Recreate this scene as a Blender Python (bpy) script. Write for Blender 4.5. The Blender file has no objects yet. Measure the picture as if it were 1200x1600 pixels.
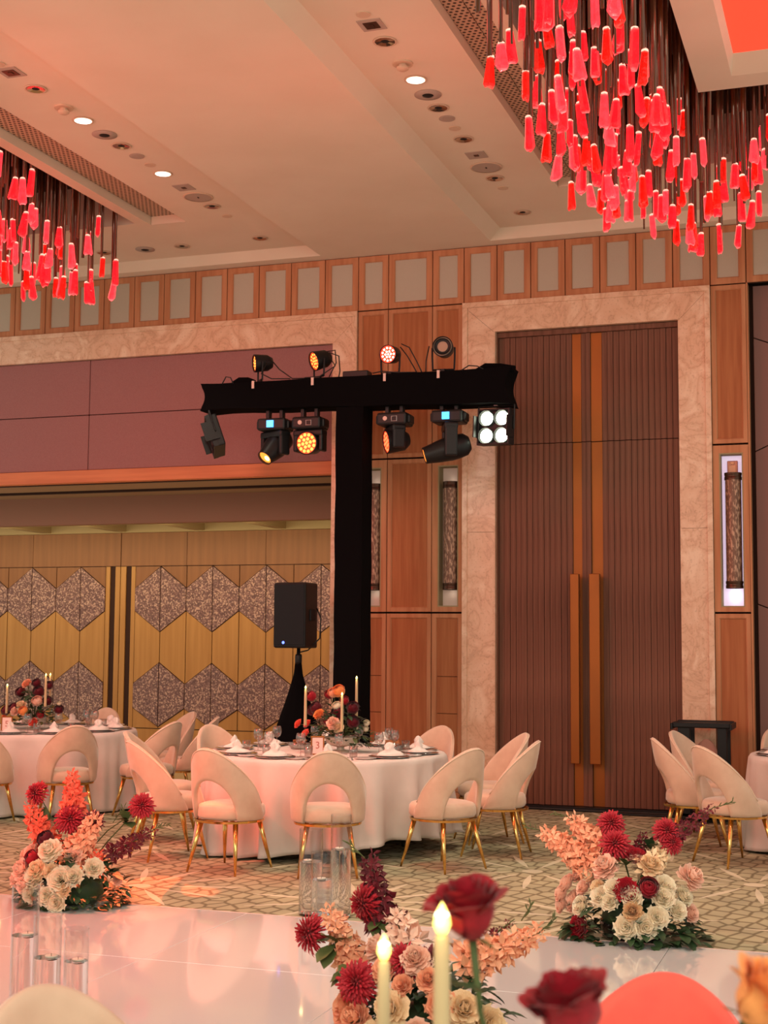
import bpy, bmesh, math, random
from mathutils import Vector, Matrix, Euler
random.seed(7)
PI = math.pi
C = bpy.context.scene.collection
SC = bpy.context.scene

# ------------------------------------------------------------------ camera
def setup_camera():
    yaw, p, r = math.radians(19.021), math.radians(5.199), math.radians(0.404)
    f = Vector((-math.sin(yaw)*math.cos(p), math.cos(yaw)*math.cos(p), math.sin(p)))
    rt = Vector((math.cos(yaw), math.sin(yaw), 0)); up = rt.cross(f)
    r2 = rt*math.cos(r)+up*math.sin(r); u2 = -rt*math.sin(r)+up*math.cos(r)
    cd = bpy.data.cameras.new('camera'); co = bpy.data.objects.new('camera', cd); C.objects.link(co)
    m = Matrix((r2, u2, -f)).transposed().to_4x4(); m.translation = Vector((0, 0, 1.65))
    co.matrix_world = m
    cd.sensor_fit = 'VERTICAL'; cd.sensor_height = 36; cd.sensor_width = 27
    cd.lens = 2193.15/1600*36
    cd.clip_start = 0.05; cd.clip_end = 200
    cd.dof.use_dof = True; cd.dof.focus_distance = 9.5; cd.dof.aperture_fstop = 6.5
    SC.camera = co
setup_camera()

# ------------------------------------------------------------------ world, lights, exposure
w = bpy.data.worlds.new('world'); SC.world = w; w.use_nodes = True
w.node_tree.nodes['Background'].inputs[0].default_value = (.99, 1.0, .84, 1)
w.node_tree.nodes['Background'].inputs[1].default_value = 0.68
SC.view_settings.view_transform = 'Standard'; SC.view_settings.look = 'None'
SC.view_settings.exposure = 0.12; SC.view_settings.gamma = 1.0; SC.view_settings.use_curve_mapping = False
SC.cycles.max_bounces = 24; SC.cycles.transmission_bounces = 24; SC.cycles.diffuse_bounces = 5; SC.cycles.glossy_bounces = 8; SC.cycles.transparent_max_bounces = 16
SC.cycles.caustics_reflective = False; SC.cycles.caustics_refractive = False
SC.cycles.sample_clamp_indirect = 4

def light(kind, name, loc, target, energy, color, size=1.0, size_y=None, angle=60, blend=0.5):
    d = bpy.data.lights.new(name, kind); d.energy = energy; d.color = color
    if kind == 'AREA':
        d.size = size
        if size_y: d.shape = 'RECTANGLE'; d.size_y = size_y
    elif kind == 'SPOT':
        d.shadow_soft_size = size; d.spot_size = math.radians(angle); d.spot_blend = blend
    else:
        d.shadow_soft_size = size
    o = bpy.data.objects.new(name, d); C.objects.link(o); o.location = loc
    v = Vector(target)-Vector(loc)
    o.rotation_euler = v.to_track_quat('-Z', 'Y').to_euler()
    return o
# added fill lamps in place of unseen chandeliers and coffers behind the camera
light('AREA', 'room_chandelier_standin_light', (0.8, -1.5, 5.6), (-2.5, 11, 0.6), 320, (1, .98, .78), 5, 4)
light('AREA', 'room_chandelier_standin_light', (-6.5, 0.0, 5.6), (-5.0, 12, 1.2), 230, (1, .62, .54), 4, 3)
# downlights over tables and dance floor
for (x, y, tx, ty, e) in ((-5.9, 9.7, -5.2, 10.2, 250), (-5.9, 11.0, -6.9, 12.0, 260), (-3.12, 9.7, -2.9, 10.0, 230),
                      (-3.12, 7.4, -2.0, 7.2, 480), (-3.12, 11.0, -3.9, 10.8, 200), (-0.9, 9.5, -0.4, 10.9, 190), (-1.6, 5.2, -1.3, 6.4, 420)):
    light('SPOT', 'downlight_lamp', (x, y, 5.76), (tx, ty, 0), e*.60, (1, .99, .78), .06, angle=75, blend=.9)
# red glow of the two chandeliers, then two added red spots
light('AREA', 'chandelier_glow', (-1.75, 9.2, 4.8), (-1.8, 9.2, 9), 7, (1, .10, .07), .9, 5.0)
light('AREA', 'chandelier_glow', (-7.5, 9.2, 4.8), (-7.5, 9.2, 9), 14, (1, .10, .07), 1.0, 5.0)
light('AREA', 'chandelier_glow', (-7.4, 7.4, 4.6), (-4.7, 8.8, .4), 150, (1, .10, .07), 1.0, 3.0)
light('SPOT', 'red_wash', (-7.3, 7.6, 5.1), (-4.7, 6.2, 0), 1300, (1, .10, .08), .15, angle=42, blend=1)  # added spot without a fixture, turns the left runway pink
light('SPOT', 'red_wash', (-7.4, 6.0, 5.1), (-4.9, 9.2, .8), 950, (1, .12, .08), .15, angle=24, blend=1)  # second added spot, reddens the chairs on the left
# moving heads of the lighting tower
light('SPOT', 'moving_head_beam', (-5.55, 12.3, 3.38), (-4.5, 8.15, 0), 2600, (1, .13, .04), .03, angle=12, blend=.15)
# foyer beyond the opening
light('AREA', 'foyer_wall_wash', (-9.0, 15.72, 3.0), (-9.0, 17.0, 1.3), 60, (1, .70, .36), 7.5, .3)
light('AREA', 'foyer_ceiling_wash', (-9.0, 14.5, 2.2), (-9.0, 14.7, 3.4), 9, (1, .66, .40), 7.0, .2)

# ------------------------------------------------------------------ mesh helpers
class MB:
    def __init__(s): s.v = []; s.f = []
    def add(s, vs, fs, m=None):
        n = len(s.v)
        s.v += [tuple(m @ Vector(p)) if m else tuple(p) for p in vs]
        s.f += [tuple(i+n for i in f) for f in fs]
        return s
    def box(s, x0, x1, y0, y1, z0, z1, m=None):
        vs = [(x0,y0,z0),(x1,y0,z0),(x1,y1,z0),(x0,y1,z0),(x0,y0,z1),(x1,y0,z1),(x1,y1,z1),(x0,y1,z1)]
        return s.add(vs, [(0,3,2,1),(4,5,6,7),(0,1,5,4),(1,2,6,5),(2,3,7,6),(3,0,4,7)], m)
    def cbox(s, c, d, m=None):
        return s.box(c[0]-d[0]/2, c[0]+d[0]/2, c[1]-d[1]/2, c[1]+d[1]/2, c[2]-d[2]/2, c[2]+d[2]/2, m)
    def lathe(s, prof, n=24, m=None, caps=True):
        vs = []; fs = []
        for (r, z) in prof:
            for k in range(n):
                a = 2*PI*k/n; vs.append((r*math.cos(a), r*math.sin(a), z))
        for i in range(len(prof)-1):
            for k in range(n):
                k2 = (k+1) % n
                fs.append((i*n+k, i*n+k2, (i+1)*n+k2, (i+1)*n+k))
        if caps:
            if prof[0][0] > 1e-6: fs.append(tuple(range(n-1, -1, -1)))
            if prof[-1][0] > 1e-6: fs.append(tuple((len(prof)-1)*n+k for k in range(n)))
        return s.add(vs, fs, m)
    def tube(s, pts, rad, n=8):
        pts = [Vector(p) for p in pts]
        if not hasattr(rad, '__len__'): rad = [rad]*len(pts)
        vs = []; fs = []; up = None
        for i, p in enumerate(pts):
            t = (pts[min(i+1, len(pts)-1)]-pts[max(i-1, 0)]).normalized()
            if up is None: up = Vector((0,0,1)) if abs(t.z) < .9 else Vector((1,0,0))
            a = t.cross(up).normalized(); b = a.cross(t).normalized(); up = b
            for k in range(n):
                an = 2*PI*k/n; q = p+(a*math.cos(an)+b*math.sin(an))*rad[i]; vs.append(q)
        for i in range(len(pts)-1):
            for k in range(n):
                k2 = (k+1) % n; fs.append((i*n+k, i*n+k2, (i+1)*n+k2, (i+1)*n+k))
        fs.append(tuple(range(n-1, -1, -1))); fs.append(tuple((len(pts)-1)*n+k for k in range(n)))
        return s.add(vs, fs)
    def prism(s, poly, y0, y1):      # polygon in (x, z), extruded along y
        n = len(poly)
        vs = [(x, y0, z) for x, z in poly]+[(x, y1, z) for x, z in poly]
        fs = [tuple(range(n)), tuple(range(2*n-1, n-1, -1))]+[(i, i+n, (i+1) % n+n, (i+1) % n) for i in range(n)]
        return s.add(vs, fs)
    def ring(s, x0, x1, z0, z1, wd, y0, y1, bev=0.008):   # rectangular frame facing -y, front y0, inner bevel
        def loop(d, y): return [(x0+d, y, z0+d), (x1-d, y, z0+d), (x1-d, y, z1-d), (x0+d, y, z1-d)]
        ls = [loop(0, y1), loop(0, y0+.003), loop(.003, y0), loop(wd-bev, y0), loop(wd, y0+bev), loop(wd, y1)]
        vs = [p for l in ls for p in l]; fs = []
        for i in range(len(ls)-1):
            for k in range(4): fs.append((i*4+k, i*4+(k+1) % 4, (i+1)*4+(k+1) % 4, (i+1)*4+k))
        return s.add(vs, fs)
    def mesh(s, name, mat=None, smooth=False, fix=True):
        me = bpy.data.meshes.new(name); me.from_pydata([tuple(p) for p in s.v], [], s.f); me.update()
        if fix:
            bm = bmesh.new(); bm.from_mesh(me); bmesh.ops.recalc_face_normals(bm, faces=bm.faces); bm.to_mesh(me); bm.free()
        if smooth:
            me.polygons.foreach_set('use_smooth', [True]*len(me.polygons))
        if mat: me.materials.append(mat)
        return me
def link(name, me, parent=None, loc=None, rot=None, **props):
    o = bpy.data.objects.new(name, me); C.objects.link(o)
    if parent: o.parent = parent
    if loc: o.location = loc
    if rot: o.rotation_euler = rot
    for k, v in props.items(): o[k] = v
    return o
def part(name, mb, mat, parent=None, smooth=False, bevel=0, loc=None, rot=None, angle=False, **props):
    me = mb if isinstance(mb, bpy.types.Mesh) else mb.mesh(name, mat, smooth)
    o = link(name, me, parent, loc, rot, **props)
    if bevel:
        b = o.modifiers.new('bevel', 'BEVEL'); b.width = bevel; b.segments = 2; b.limit_method = 'ANGLE'
    if angle:
        try: me.set_sharp_from_angle(angle=math.radians(40))
        except Exception: pass
    return o
def empty(name, loc, label, cat, rotz=0, group=None):
    o = bpy.data.objects.new(name, None); C.objects.link(o); o.location = loc; o.rotation_euler = (0, 0, rotz)
    o.empty_display_size = .1
    o['label'] = label; o['category'] = cat
    if group: o['group'] = group
    return o
def tag(o, label, cat, group=None):
    o['label'] = label; o['category'] = cat
    if group: o['group'] = group
    return o
def struct(o): o['kind'] = 'structure'; return o
def copy_tree(o, parent=None):
    c = o.copy(); C.objects.link(c)
    if parent: c.parent = parent
    for ch in list(o.children): copy_tree(ch, c)
    return c
def aim(d, loc=(0,0,0)):      # matrix taking +z to direction d
    q = Vector(d).to_track_quat('Z', 'Y'); m = q.to_matrix().to_4x4(); m.translation = Vector(loc); return m

# ------------------------------------------------------------------ materials
def mat(name, col, rough=.5, metal=0., emit=None, es=0., trans=0., ior=1.45, col2=None, nscale=8., stretch=(1,1,1), bump=0., sheen=0., coat=0., spec=.5, detail=4, ramp=(.35,.65), bscale=None, sss=0):
    m = bpy.data.materials.new(name); m.use_nodes = True; nt = m.node_tree; b = nt.nodes['Principled BSDF']
    b.inputs['Base Color'].default_value = (*col, 1); b.inputs['Roughness'].default_value = rough
    b.inputs['Metallic'].default_value = metal; b.inputs['IOR'].default_value = ior
    b.inputs['Transmission Weight'].default_value = trans
    b.inputs['Specular IOR Level'].default_value = spec
    if sheen: b.inputs['Sheen Weight'].default_value = sheen; b.inputs['Sheen Roughness'].default_value = .4
    if coat: b.inputs['Coat Weight'].default_value = coat; b.inputs['Coat Roughness'].default_value = .05
    if emit: b.inputs['Emission Color'].default_value = (*emit, 1); b.inputs['Emission Strength'].default_value = es
    if col2 or bump:
        tc = nt.nodes.new('ShaderNodeTexCoord'); mp = nt.nodes.new('ShaderNodeMapping'); nz = nt.nodes.new('ShaderNodeTexNoise')
        mp.inputs['Scale'].default_value = stretch; nz.inputs['Scale'].default_value = nscale; nz.inputs['Detail'].default_value = detail
        nt.links.new(tc.outputs['Object'], mp.inputs[0]); nt.links.new(mp.outputs[0], nz.inputs['Vector'])
        if col2:
            cr = nt.nodes.new('ShaderNodeValToRGB'); cr.color_ramp.elements[0].position = ramp[0]; cr.color_ramp.elements[1].position = ramp[1]
            cr.color_ramp.elements[0].color = (*col, 1); cr.color_ramp.elements[1].color = (*col2, 1)
            nt.links.new(nz.outputs[0], cr.inputs[0]); nt.links.new(cr.outputs[0], b.inputs['Base Color'])
        if bump:
            bn = nt.nodes.new('ShaderNodeBump'); bn.inputs['Strength'].default_value = bump; bn.inputs['Distance'].default_value = .004
            src = nz
            if bscale:
                src = nt.nodes.new('ShaderNodeTexNoise'); src.inputs['Scale'].default_value = bscale; nt.links.new(mp.outputs[0], src.inputs['Vector'])
            nt.links.new(src.outputs[0], bn.inputs['Height']); nt.links.new(bn.outputs[0], b.inputs['Normal'])
    return m
def node(nt, t, **kw):
    n = nt.nodes.new(t)
    for k, v in kw.items(): setattr(n, k, v)
    return n
def math_n(nt, op, a, b=None, clamp=False):
    n = nt.nodes.new('ShaderNodeMath'); n.operation = op; n.use_clamp = clamp
    for i, x in enumerate((a, b)):
        if x is None: continue
        if isinstance(x, (int, float)): n.inputs[i].default_value = x
        else: nt.links.new(x, n.inputs[i])
    return n.outputs[0]
def S(r, g, b):   # sRGB 0-255 to linear
    def c(x):
        x /= 255; return x/12.92 if x <= .04045 else ((x+.055)/1.055)**2.4
    return (c(r), c(g), c(b))
M_ceil = mat('ceiling_paint', S(234,216,194), .9, col2=S(229,210,187), nscale=1.5, bump=.03, bscale=60)
M_woodp = mat('panel_wood_frame', S(200,140,102), .55, spec=.2, col2=S(182,120,84), nscale=22, stretch=(1,1,.06), bump=.05)
M_woodi = mat('panel_wood_inset', S(180,114,74), .6, spec=.2, col2=S(164,98,62), nscale=30, stretch=(1,1,.05), bump=.05)
M_silver = mat('fascia_silver_fabric', S(192,182,164), .5, col2=S(180,170,152), nscale=300, bump=.1)
M_slat = mat('walnut_slat', S(132,88,70), .55, spec=.25, col2=S(106,68,52), nscale=26, stretch=(1,1,.05), bump=.08)
M_gap = mat('joint_dark', S(50,28,20), .9)
M_brass = mat('aged_brass', S(146,84,36), .45, .6, col2=S(160,92,38), nscale=3, stretch=(1,1,.4))
M_fabric = mat('mauve_wall_fabric', S(168,118,116), .95, spec=.2, col2=S(154,104,102), nscale=220, bump=.25)
M_fabric_dark = mat('brown_wall_fabric', S(138,104,98), .95, spec=.2, col2=S(124,92,86), nscale=220, bump=.2)
M_rail = mat('orange_wood_rail', S(222,132,86), .5, col2=S(206,116,74), nscale=16, stretch=(.06,1,1), bump=.04)
M_gold = mat('polished_gold', (.83,.50,.16), .16, 1.0)
M_velvet = mat('blush_velvet', S(222,190,166), .85, col2=S(212,178,154), nscale=9, sheen=.5, bump=.05, bscale=90)
M_pipe = mat('velvet_piping', S(232,204,180), .8, sheen=.4)
M_cloth = mat('white_table_linen', S(226,214,206), .9, col2=S(218,206,198), nscale=5, bump=.05, bscale=200)
M_white = mat('white_porcelain', S(236,230,224), .18, coat=.5)
M_napkin = mat('white_napkin', S(238,228,220), .9, bump=.1, nscale=40)
M_chrome = mat('silver_cutlery', (.75,.73,.70), .15, 1.0)
def thin_glass(name, tint, base=.035):
    m = bpy.data.materials.new(name); m.use_nodes = True; nt = m.node_tree; nt.nodes.clear()
    out = node(nt, 'ShaderNodeOutputMaterial'); mx = node(nt, 'ShaderNodeMixShader'); lw = node(nt, 'ShaderNodeLayerWeight'); lw.inputs[0].default_value = .5
    tr = node(nt, 'ShaderNodeBsdfTransparent'); tr.inputs[0].default_value = (*tint, 1); gl = node(nt, 'ShaderNodeBsdfGlossy'); gl.inputs['Roughness'].default_value = .03
    fc = math_n(nt, 'ADD', math_n(nt, 'MULTIPLY', math_n(nt, 'POWER', lw.outputs['Facing'], 3.0), .75), base, True)
    nt.links.new(fc, mx.inputs[0]); nt.links.new(tr.outputs[0], mx.inputs[1]); nt.links.new(gl.outputs[0], mx.inputs[2]); nt.links.new(mx.outputs[0], out.inputs[0])
    return m
M_glass = thin_glass('clear_thin_glass', (.96,.96,.96)); M_thin = thin_glass('clear_table_glass', (.90,.89,.88), .12)
M_water = mat('water', (.98,.99,1), .0, trans=1.0, ior=1.33)
M_black = mat('black_cloth', (.0035,.003,.0035), 1., spec=.08, bump=.1, nscale=4)
M_blackp = mat('black_plastic', (.010,.010,.011), .45, spec=.35)
M_grill = mat('speaker_grille', (.006,.008,.010), .6, spec=.3, bump=.3, nscale=300)
M_darkmetal = mat('dark_metal', (.016,.015,.016), .45, .3, spec=.4)
M_steel = mat('grey_steel', (.35,.34,.33), .35, .9)
M_label = mat('white_safety_tape', S(220,190,180), .7)
M_runway = mat('white_acrylic_runway', S(222,226,226), .12, coat=1.0)
M_foyer = mat('foyer_stone_floor', S(205,190,150), .25)
M_hexwood = mat('golden_veneer', S(178,134,74), .5, col2=S(164,120,62), nscale=14, stretch=(1,1,.05), bump=.03)
M_hexhead = mat('golden_veneer_header', S(134,90,52), .5, col2=S(122,80,45), nscale=14, stretch=(1,1,.05), bump=.03)
M_olive = mat('foyer_ceiling_paint', S(150,124,96), .9)
M_mauve2 = mat('foyer_bulkhead', S(150,110,92), .9)
M_green = mat('foyer_cornice', S(160,146,110), .8)
M_rod = mat('smoked_glass_rod', S(96,62,46), .15, .45, col2=S(124,80,54), nscale=2, coat=.6)
M_rod2 = mat('amber_glass_rod', S(120,56,22), .15, .2, col2=S(84,44,24), nscale=3, coat=.5)
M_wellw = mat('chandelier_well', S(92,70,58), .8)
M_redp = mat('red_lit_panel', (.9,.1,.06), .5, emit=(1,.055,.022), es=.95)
M_wick = mat('led_flame', (1,.9,.4), .5, emit=(1,.86,.16), es=2.2)
M_wickcore = mat('led_flame_core', (1,1,.8), .5, emit=(1,.97,.75), es=5)
M_wax = mat('ivory_wax', S(200,176,134), .5, spec=.3, col2=S(206,182,140), nscale=5)
M_wax2 = mat('pale_floating_wax', S(240,226,208), .5)
M_led_or = mat('orange_led', (.2,.05,.01), .4, emit=(1,.24,.03), es=2.2)
M_led_yl = mat('yellow_hot_led', (.3,.2,.1), .4, emit=(1,.38,.05), es=3.0)
M_led_rd = mat('red_led', (.2,.02,.01), .4, emit=(1,.06,.02), es=7)
M_led_wh = mat('white_green_led', (.9,1,.9), .4, emit=(.90,1,.74), es=9)
M_led_bl = mat('blue_display', (.02,.1,.3), .3, emit=(.05,.42,1), es=2.5)
M_led_sp = mat('blue_power_light', (.02,.05,.3), .3, emit=(.10,.16,1), es=4)
M_lens = mat('frosted_lens', S(176,140,118), .3, coat=.5)
M_red_lensrim = mat('red_lens_glow', (.4,.03,.02), .4, emit=(1,.07,.015), es=1.3)
M_stem = mat('flower_stem', S(74,88,44), .6)
M_leaf = mat('dark_leaf', S(40,62,38), .5, col2=S(58,84,50), nscale=12)
M_leaf2 = mat('olive_leaf', S(96,104,58), .55, col2=S(74,88,48), nscale=12)
def petal(n, a, b, r=.6): return mat(n, a, r, col2=b, nscale=18, sheen=.15)
P = {'white': petal('white_petal', S(246,236,212), S(238,224,198)), 'blush': petal('blush_petal', S(246,208,186), S(240,194,172)),
     'peach': petal('peach_petal', S(248,186,150), S(240,168,132)), 'cream': petal('cream_petal', S(246,222,184), S(232,200,160)),
     'crimson': petal('crimson_petal', S(196,26,46), S(150,14,34)), 'burgundy': petal('burgundy_petal', S(118,18,36), S(86,10,26)),
     'orange': petal('apricot_petal', S(250,170,98), S(240,150,84)), 'tan': petal('tan_petal', S(222,184,138), S(206,164,120)),
     'red': petal('red_petal', S(170,10,34), S(128,6,26)), 'coral': petal('coral_petal', S(250,120,90), S(240,104,80))}

def marble_mat():
    m = mat('travertine_marble', S(226,184,152), .3, coat=.15); nt = m.node_tree; b = nt.nodes['Principled BSDF']
    tc = nt.nodes.new('ShaderNodeTexCoord'); n1 = nt.nodes.new('ShaderNodeTexNoise'); n1.inputs['Scale'].default_value = 2.2; n1.inputs['Detail'].default_value = 7; n1.inputs['Distortion'].default_value = 2.5
    cr = nt.nodes.new('ShaderNodeValToRGB'); e = cr.color_ramp.elements
    e[0].position = .35; e[0].color = (*S(240,208,180), 1); e[1].position = .72; e[1].color = (*S(236,200,172), 1)
    k = cr.color_ramp.elements.new(.49); k.color = (*S(224,182,150), 1); k = cr.color_ramp.elements.new(.515); k.color = (*S(212,168,138), 1); k = cr.color_ramp.elements.new(.54); k.color = (*S(226,184,152), 1)
    n2 = nt.nodes.new('ShaderNodeTexNoise'); n2.inputs['Scale'].default_value = 45
    c2 = nt.nodes.new('ShaderNodeValToRGB'); c2.color_ramp.elements[0].position = .3; c2.color_ramp.elements[0].color = (.72,.66,.6,1); c2.color_ramp.elements[1].position = .42; c2.color_ramp.elements[1].color = (1,1,1,1)
    mx = nt.nodes.new('ShaderNodeMixRGB'); mx.blend_type = 'MULTIPLY'; mx.inputs[0].default_value = .6
    nt.links.new(tc.outputs['Object'], n1.inputs['Vector']); nt.links.new(tc.outputs['Object'], n2.inputs['Vector'])
    nt.links.new(n1.outputs[0], cr.inputs[0]); nt.links.new(n2.outputs[0], c2.inputs[0])
    nt.links.new(cr.outputs[0], mx.inputs[1]); nt.links.new(c2.outputs[0], mx.inputs[2]); nt.links.new(mx.outputs[0], b.inputs['Base Color'])
    return m
M_marble = marble_mat()
def speckle_mat():
    m = mat('speckled_stone', S(120,92,82), .3, coat=.4); nt = m.node_tree; b = nt.nodes['Principled BSDF']
    tc = nt.nodes.new('ShaderNodeTexCoord'); v = nt.nodes.new('ShaderNodeTexVoronoi'); v.inputs['Scale'].default_value = 64
    cr = nt.nodes.new('ShaderNodeValToRGB'); e = cr.color_ramp.elements; cr.color_ramp.interpolation = 'CONSTANT'
    e[0].color = (*S(96,62,56), 1); e[1].position = .78; e[1].color = (*S(182,148,130), 1)
    k = e.new(.3); k.color = (*S(134,98,90), 1); k = e.new(.55); k.color = (*S(110,76,66), 1)
    sp = nt.nodes.new('ShaderNodeSeparateColor')
    nt.links.new(tc.outputs['Object'], v.inputs['Vector']); nt.links.new(v.outputs['Color'], sp.inputs[0]); nt.links.new(sp.outputs[0], cr.inputs[0]); nt.links.new(cr.outputs[0], b.inputs['Base Color'])
    return m
M_speck = speckle_mat()
def carpet_mat():
    m = bpy.data.materials.new('patterned_carpet'); m.use_nodes = True; nt = m.node_tree; b = nt.nodes['Principled BSDF']
    b.inputs['Roughness'].default_value = .95
    tc = node(nt, 'ShaderNodeTexCoord'); sx = node(nt, 'ShaderNodeSeparateXYZ'); nt.links.new(tc.outputs['Object'], sx.inputs[0])
    # fish-scale net
    mp = node(nt, 'ShaderNodeMapping'); mp.inputs['Scale'].default_value = (9.0, 6.2, 1); mp.inputs['Rotation'].default_value = (0, 0, .35)
    nt.links.new(tc.outputs['Object'], mp.inputs[0])
    vo = node(nt, 'ShaderNodeTexVoronoi', feature='DISTANCE_TO_EDGE', voronoi_dimensions='2D'); vo.inputs['Scale'].default_value = 1; vo.inputs['Randomness'].default_value = .52
    nt.links.new(mp.outputs[0], vo.inputs['Vector'])
    line = node(nt, 'ShaderNodeValToRGB'); line.color_ramp.elements[0].position = .045; line.color_ramp.elements[1].position = .14
    line.color_ramp.elements[0].color = (*S(118,106,78), 1); line.color_ramp.elements[1].color = (*S(172,162,130), 1)
    nt.links.new(vo.outputs['Distance'], line.inputs[0])
    # leaf-ray bursts on a staggered grid
    G = 1.55
    row = math_n(nt, 'FLOOR', math_n(nt, 'DIVIDE', sx.outputs[1], G))
    off = math_n(nt, 'MULTIPLY', math_n(nt, 'MODULO', math_n(nt, 'ABSOLUTE', row), 2.0), G/2)
    px = math_n(nt, 'SUBTRACT', math_n(nt, 'MODULO', math_n(nt, 'ADD', math_n(nt, 'ADD', sx.outputs[0], off), 155.0), G), G/2)
    py = math_n(nt, 'SUBTRACT', math_n(nt, 'MODULO', math_n(nt, 'ADD', sx.outputs[1], 155.0), G), G/2)
    r = math_n(nt, 'SQRT', math_n(nt, 'ADD', math_n(nt, 'MULTIPLY', px, px), math_n(nt, 'MULTIPLY', py, py)))
    an = math_n(nt, 'ARCTAN2', py, px)
    # distance across the nearest of 9 rays
    k = 2*PI/11
    fa = math_n(nt, 'SUBTRACT', math_n(nt, 'MODULO', math_n(nt, 'ADD', an, 20*k), k), k/2)
    dist = math_n(nt, 'MULTIPLY', math_n(nt, 'ABSOLUTE', fa), r)
    wid = math_n(nt, 'MULTIPLY', math_n(nt, 'SINE', math_n(nt, 'MULTIPLY', math_n(nt, 'SUBTRACT', r, .14), PI/.62)), .024)
    inr = math_n(nt, 'MULTIPLY', math_n(nt, 'GREATER_THAN', r, .16), math_n(nt, 'LESS_THAN', r, .72))
    ray = math_n(nt, 'MULTIPLY', math_n(nt, 'LESS_THAN', dist, wid), inr)
    dot = math_n(nt, 'LESS_THAN', math_n(nt, 'ABSOLUTE', math_n(nt, 'SUBTRACT', math_n(nt, 'MULTIPLY', r, 1.0), .0)), .075)
    msk = math_n(nt, 'MAXIMUM', ray, dot)
    mx = node(nt, 'ShaderNodeMixRGB'); mx.inputs[2].default_value = (*S(206,194,166), 1)
    nt.links.new(msk, mx.inputs[0]); nt.links.new(line.outputs[0], mx.inputs[1])
    n1 = node(nt, 'ShaderNodeTexNoise'); n1.inputs['Scale'].default_value = 3.0; nt.links.new(tc.outputs['Object'], n1.inputs['Vector'])
    cr = node(nt, 'ShaderNodeValToRGB'); cr.color_ramp.elements[0].color = (.86,.86,.86,1); cr.color_ramp.elements[1].color = (1.06,1.05,1.03,1); cr.color_ramp.elements[0].position = .35; cr.color_ramp.elements[1].position = .65
    nt.links.new(n1.outputs[0], cr.inputs[0])
    m2 = node(nt, 'ShaderNodeMixRGB', blend_type='MULTIPLY'); m2.inputs[0].default_value = 1
    nt.links.new(mx.outputs[0], m2.inputs[1]); nt.links.new(cr.outputs[0], m2.inputs[2]); nt.links.new(m2.outputs[0], b.inputs['Base Color'])
    n2 = node(nt, 'ShaderNodeTexNoise'); n2.inputs['Scale'].default_value = 160; bn = node(nt, 'ShaderNodeBump'); bn.inputs['Strength'].default_value = .4; bn.inputs['Distance'].default_value = .004
    nt.links.new(tc.outputs['Object'], n2.inputs['Vector']); nt.links.new(n2.outputs[0], bn.inputs['Height']); nt.links.new(bn.outputs[0], b.inputs['Normal'])
    return m
M_carpet = carpet_mat()
def grille_mat():
    m = mat('perforated_grille', S(196,170,144), .6); nt = m.node_tree; b = nt.nodes['Principled BSDF']
    tc = node(nt, 'ShaderNodeTexCoord'); sx = node(nt, 'ShaderNodeSeparateXYZ'); nt.links.new(tc.outputs['Object'], sx.inputs[0])
    s = .042
    row = math_n(nt, 'FLOOR', math_n(nt, 'DIVIDE', sx.outputs[1], s))
    off = math_n(nt, 'MULTIPLY', math_n(nt, 'MODULO', math_n(nt, 'ABSOLUTE', row), 2.0), s/2)
    a = math_n(nt, 'SUBTRACT', math_n(nt, 'MODULO', math_n(nt, 'ADD', math_n(nt, 'ADD', sx.outputs[0], off), s*1000), s), s/2)
    c = math_n(nt, 'SUBTRACT', math_n(nt, 'MODULO', math_n(nt, 'ADD', sx.outputs[1], s*1000), s), s/2)
    r = math_n(nt, 'SQRT', math_n(nt, 'ADD', math_n(nt, 'MULTIPLY', a, a), math_n(nt, 'MULTIPLY', c, c)))
    h = math_n(nt, 'LESS_THAN', r, .0125)
    mx = node(nt, 'ShaderNodeMixRGB'); mx.inputs[1].default_value = (*S(196,170,144), 1); mx.inputs[2].default_value = (*S(60,42,34), 1)
    nt.links.new(h, mx.inputs[0]); nt.links.new(mx.outputs[0], b.inputs['Base Color'])
    return m
M_perf = grille_mat()
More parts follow.
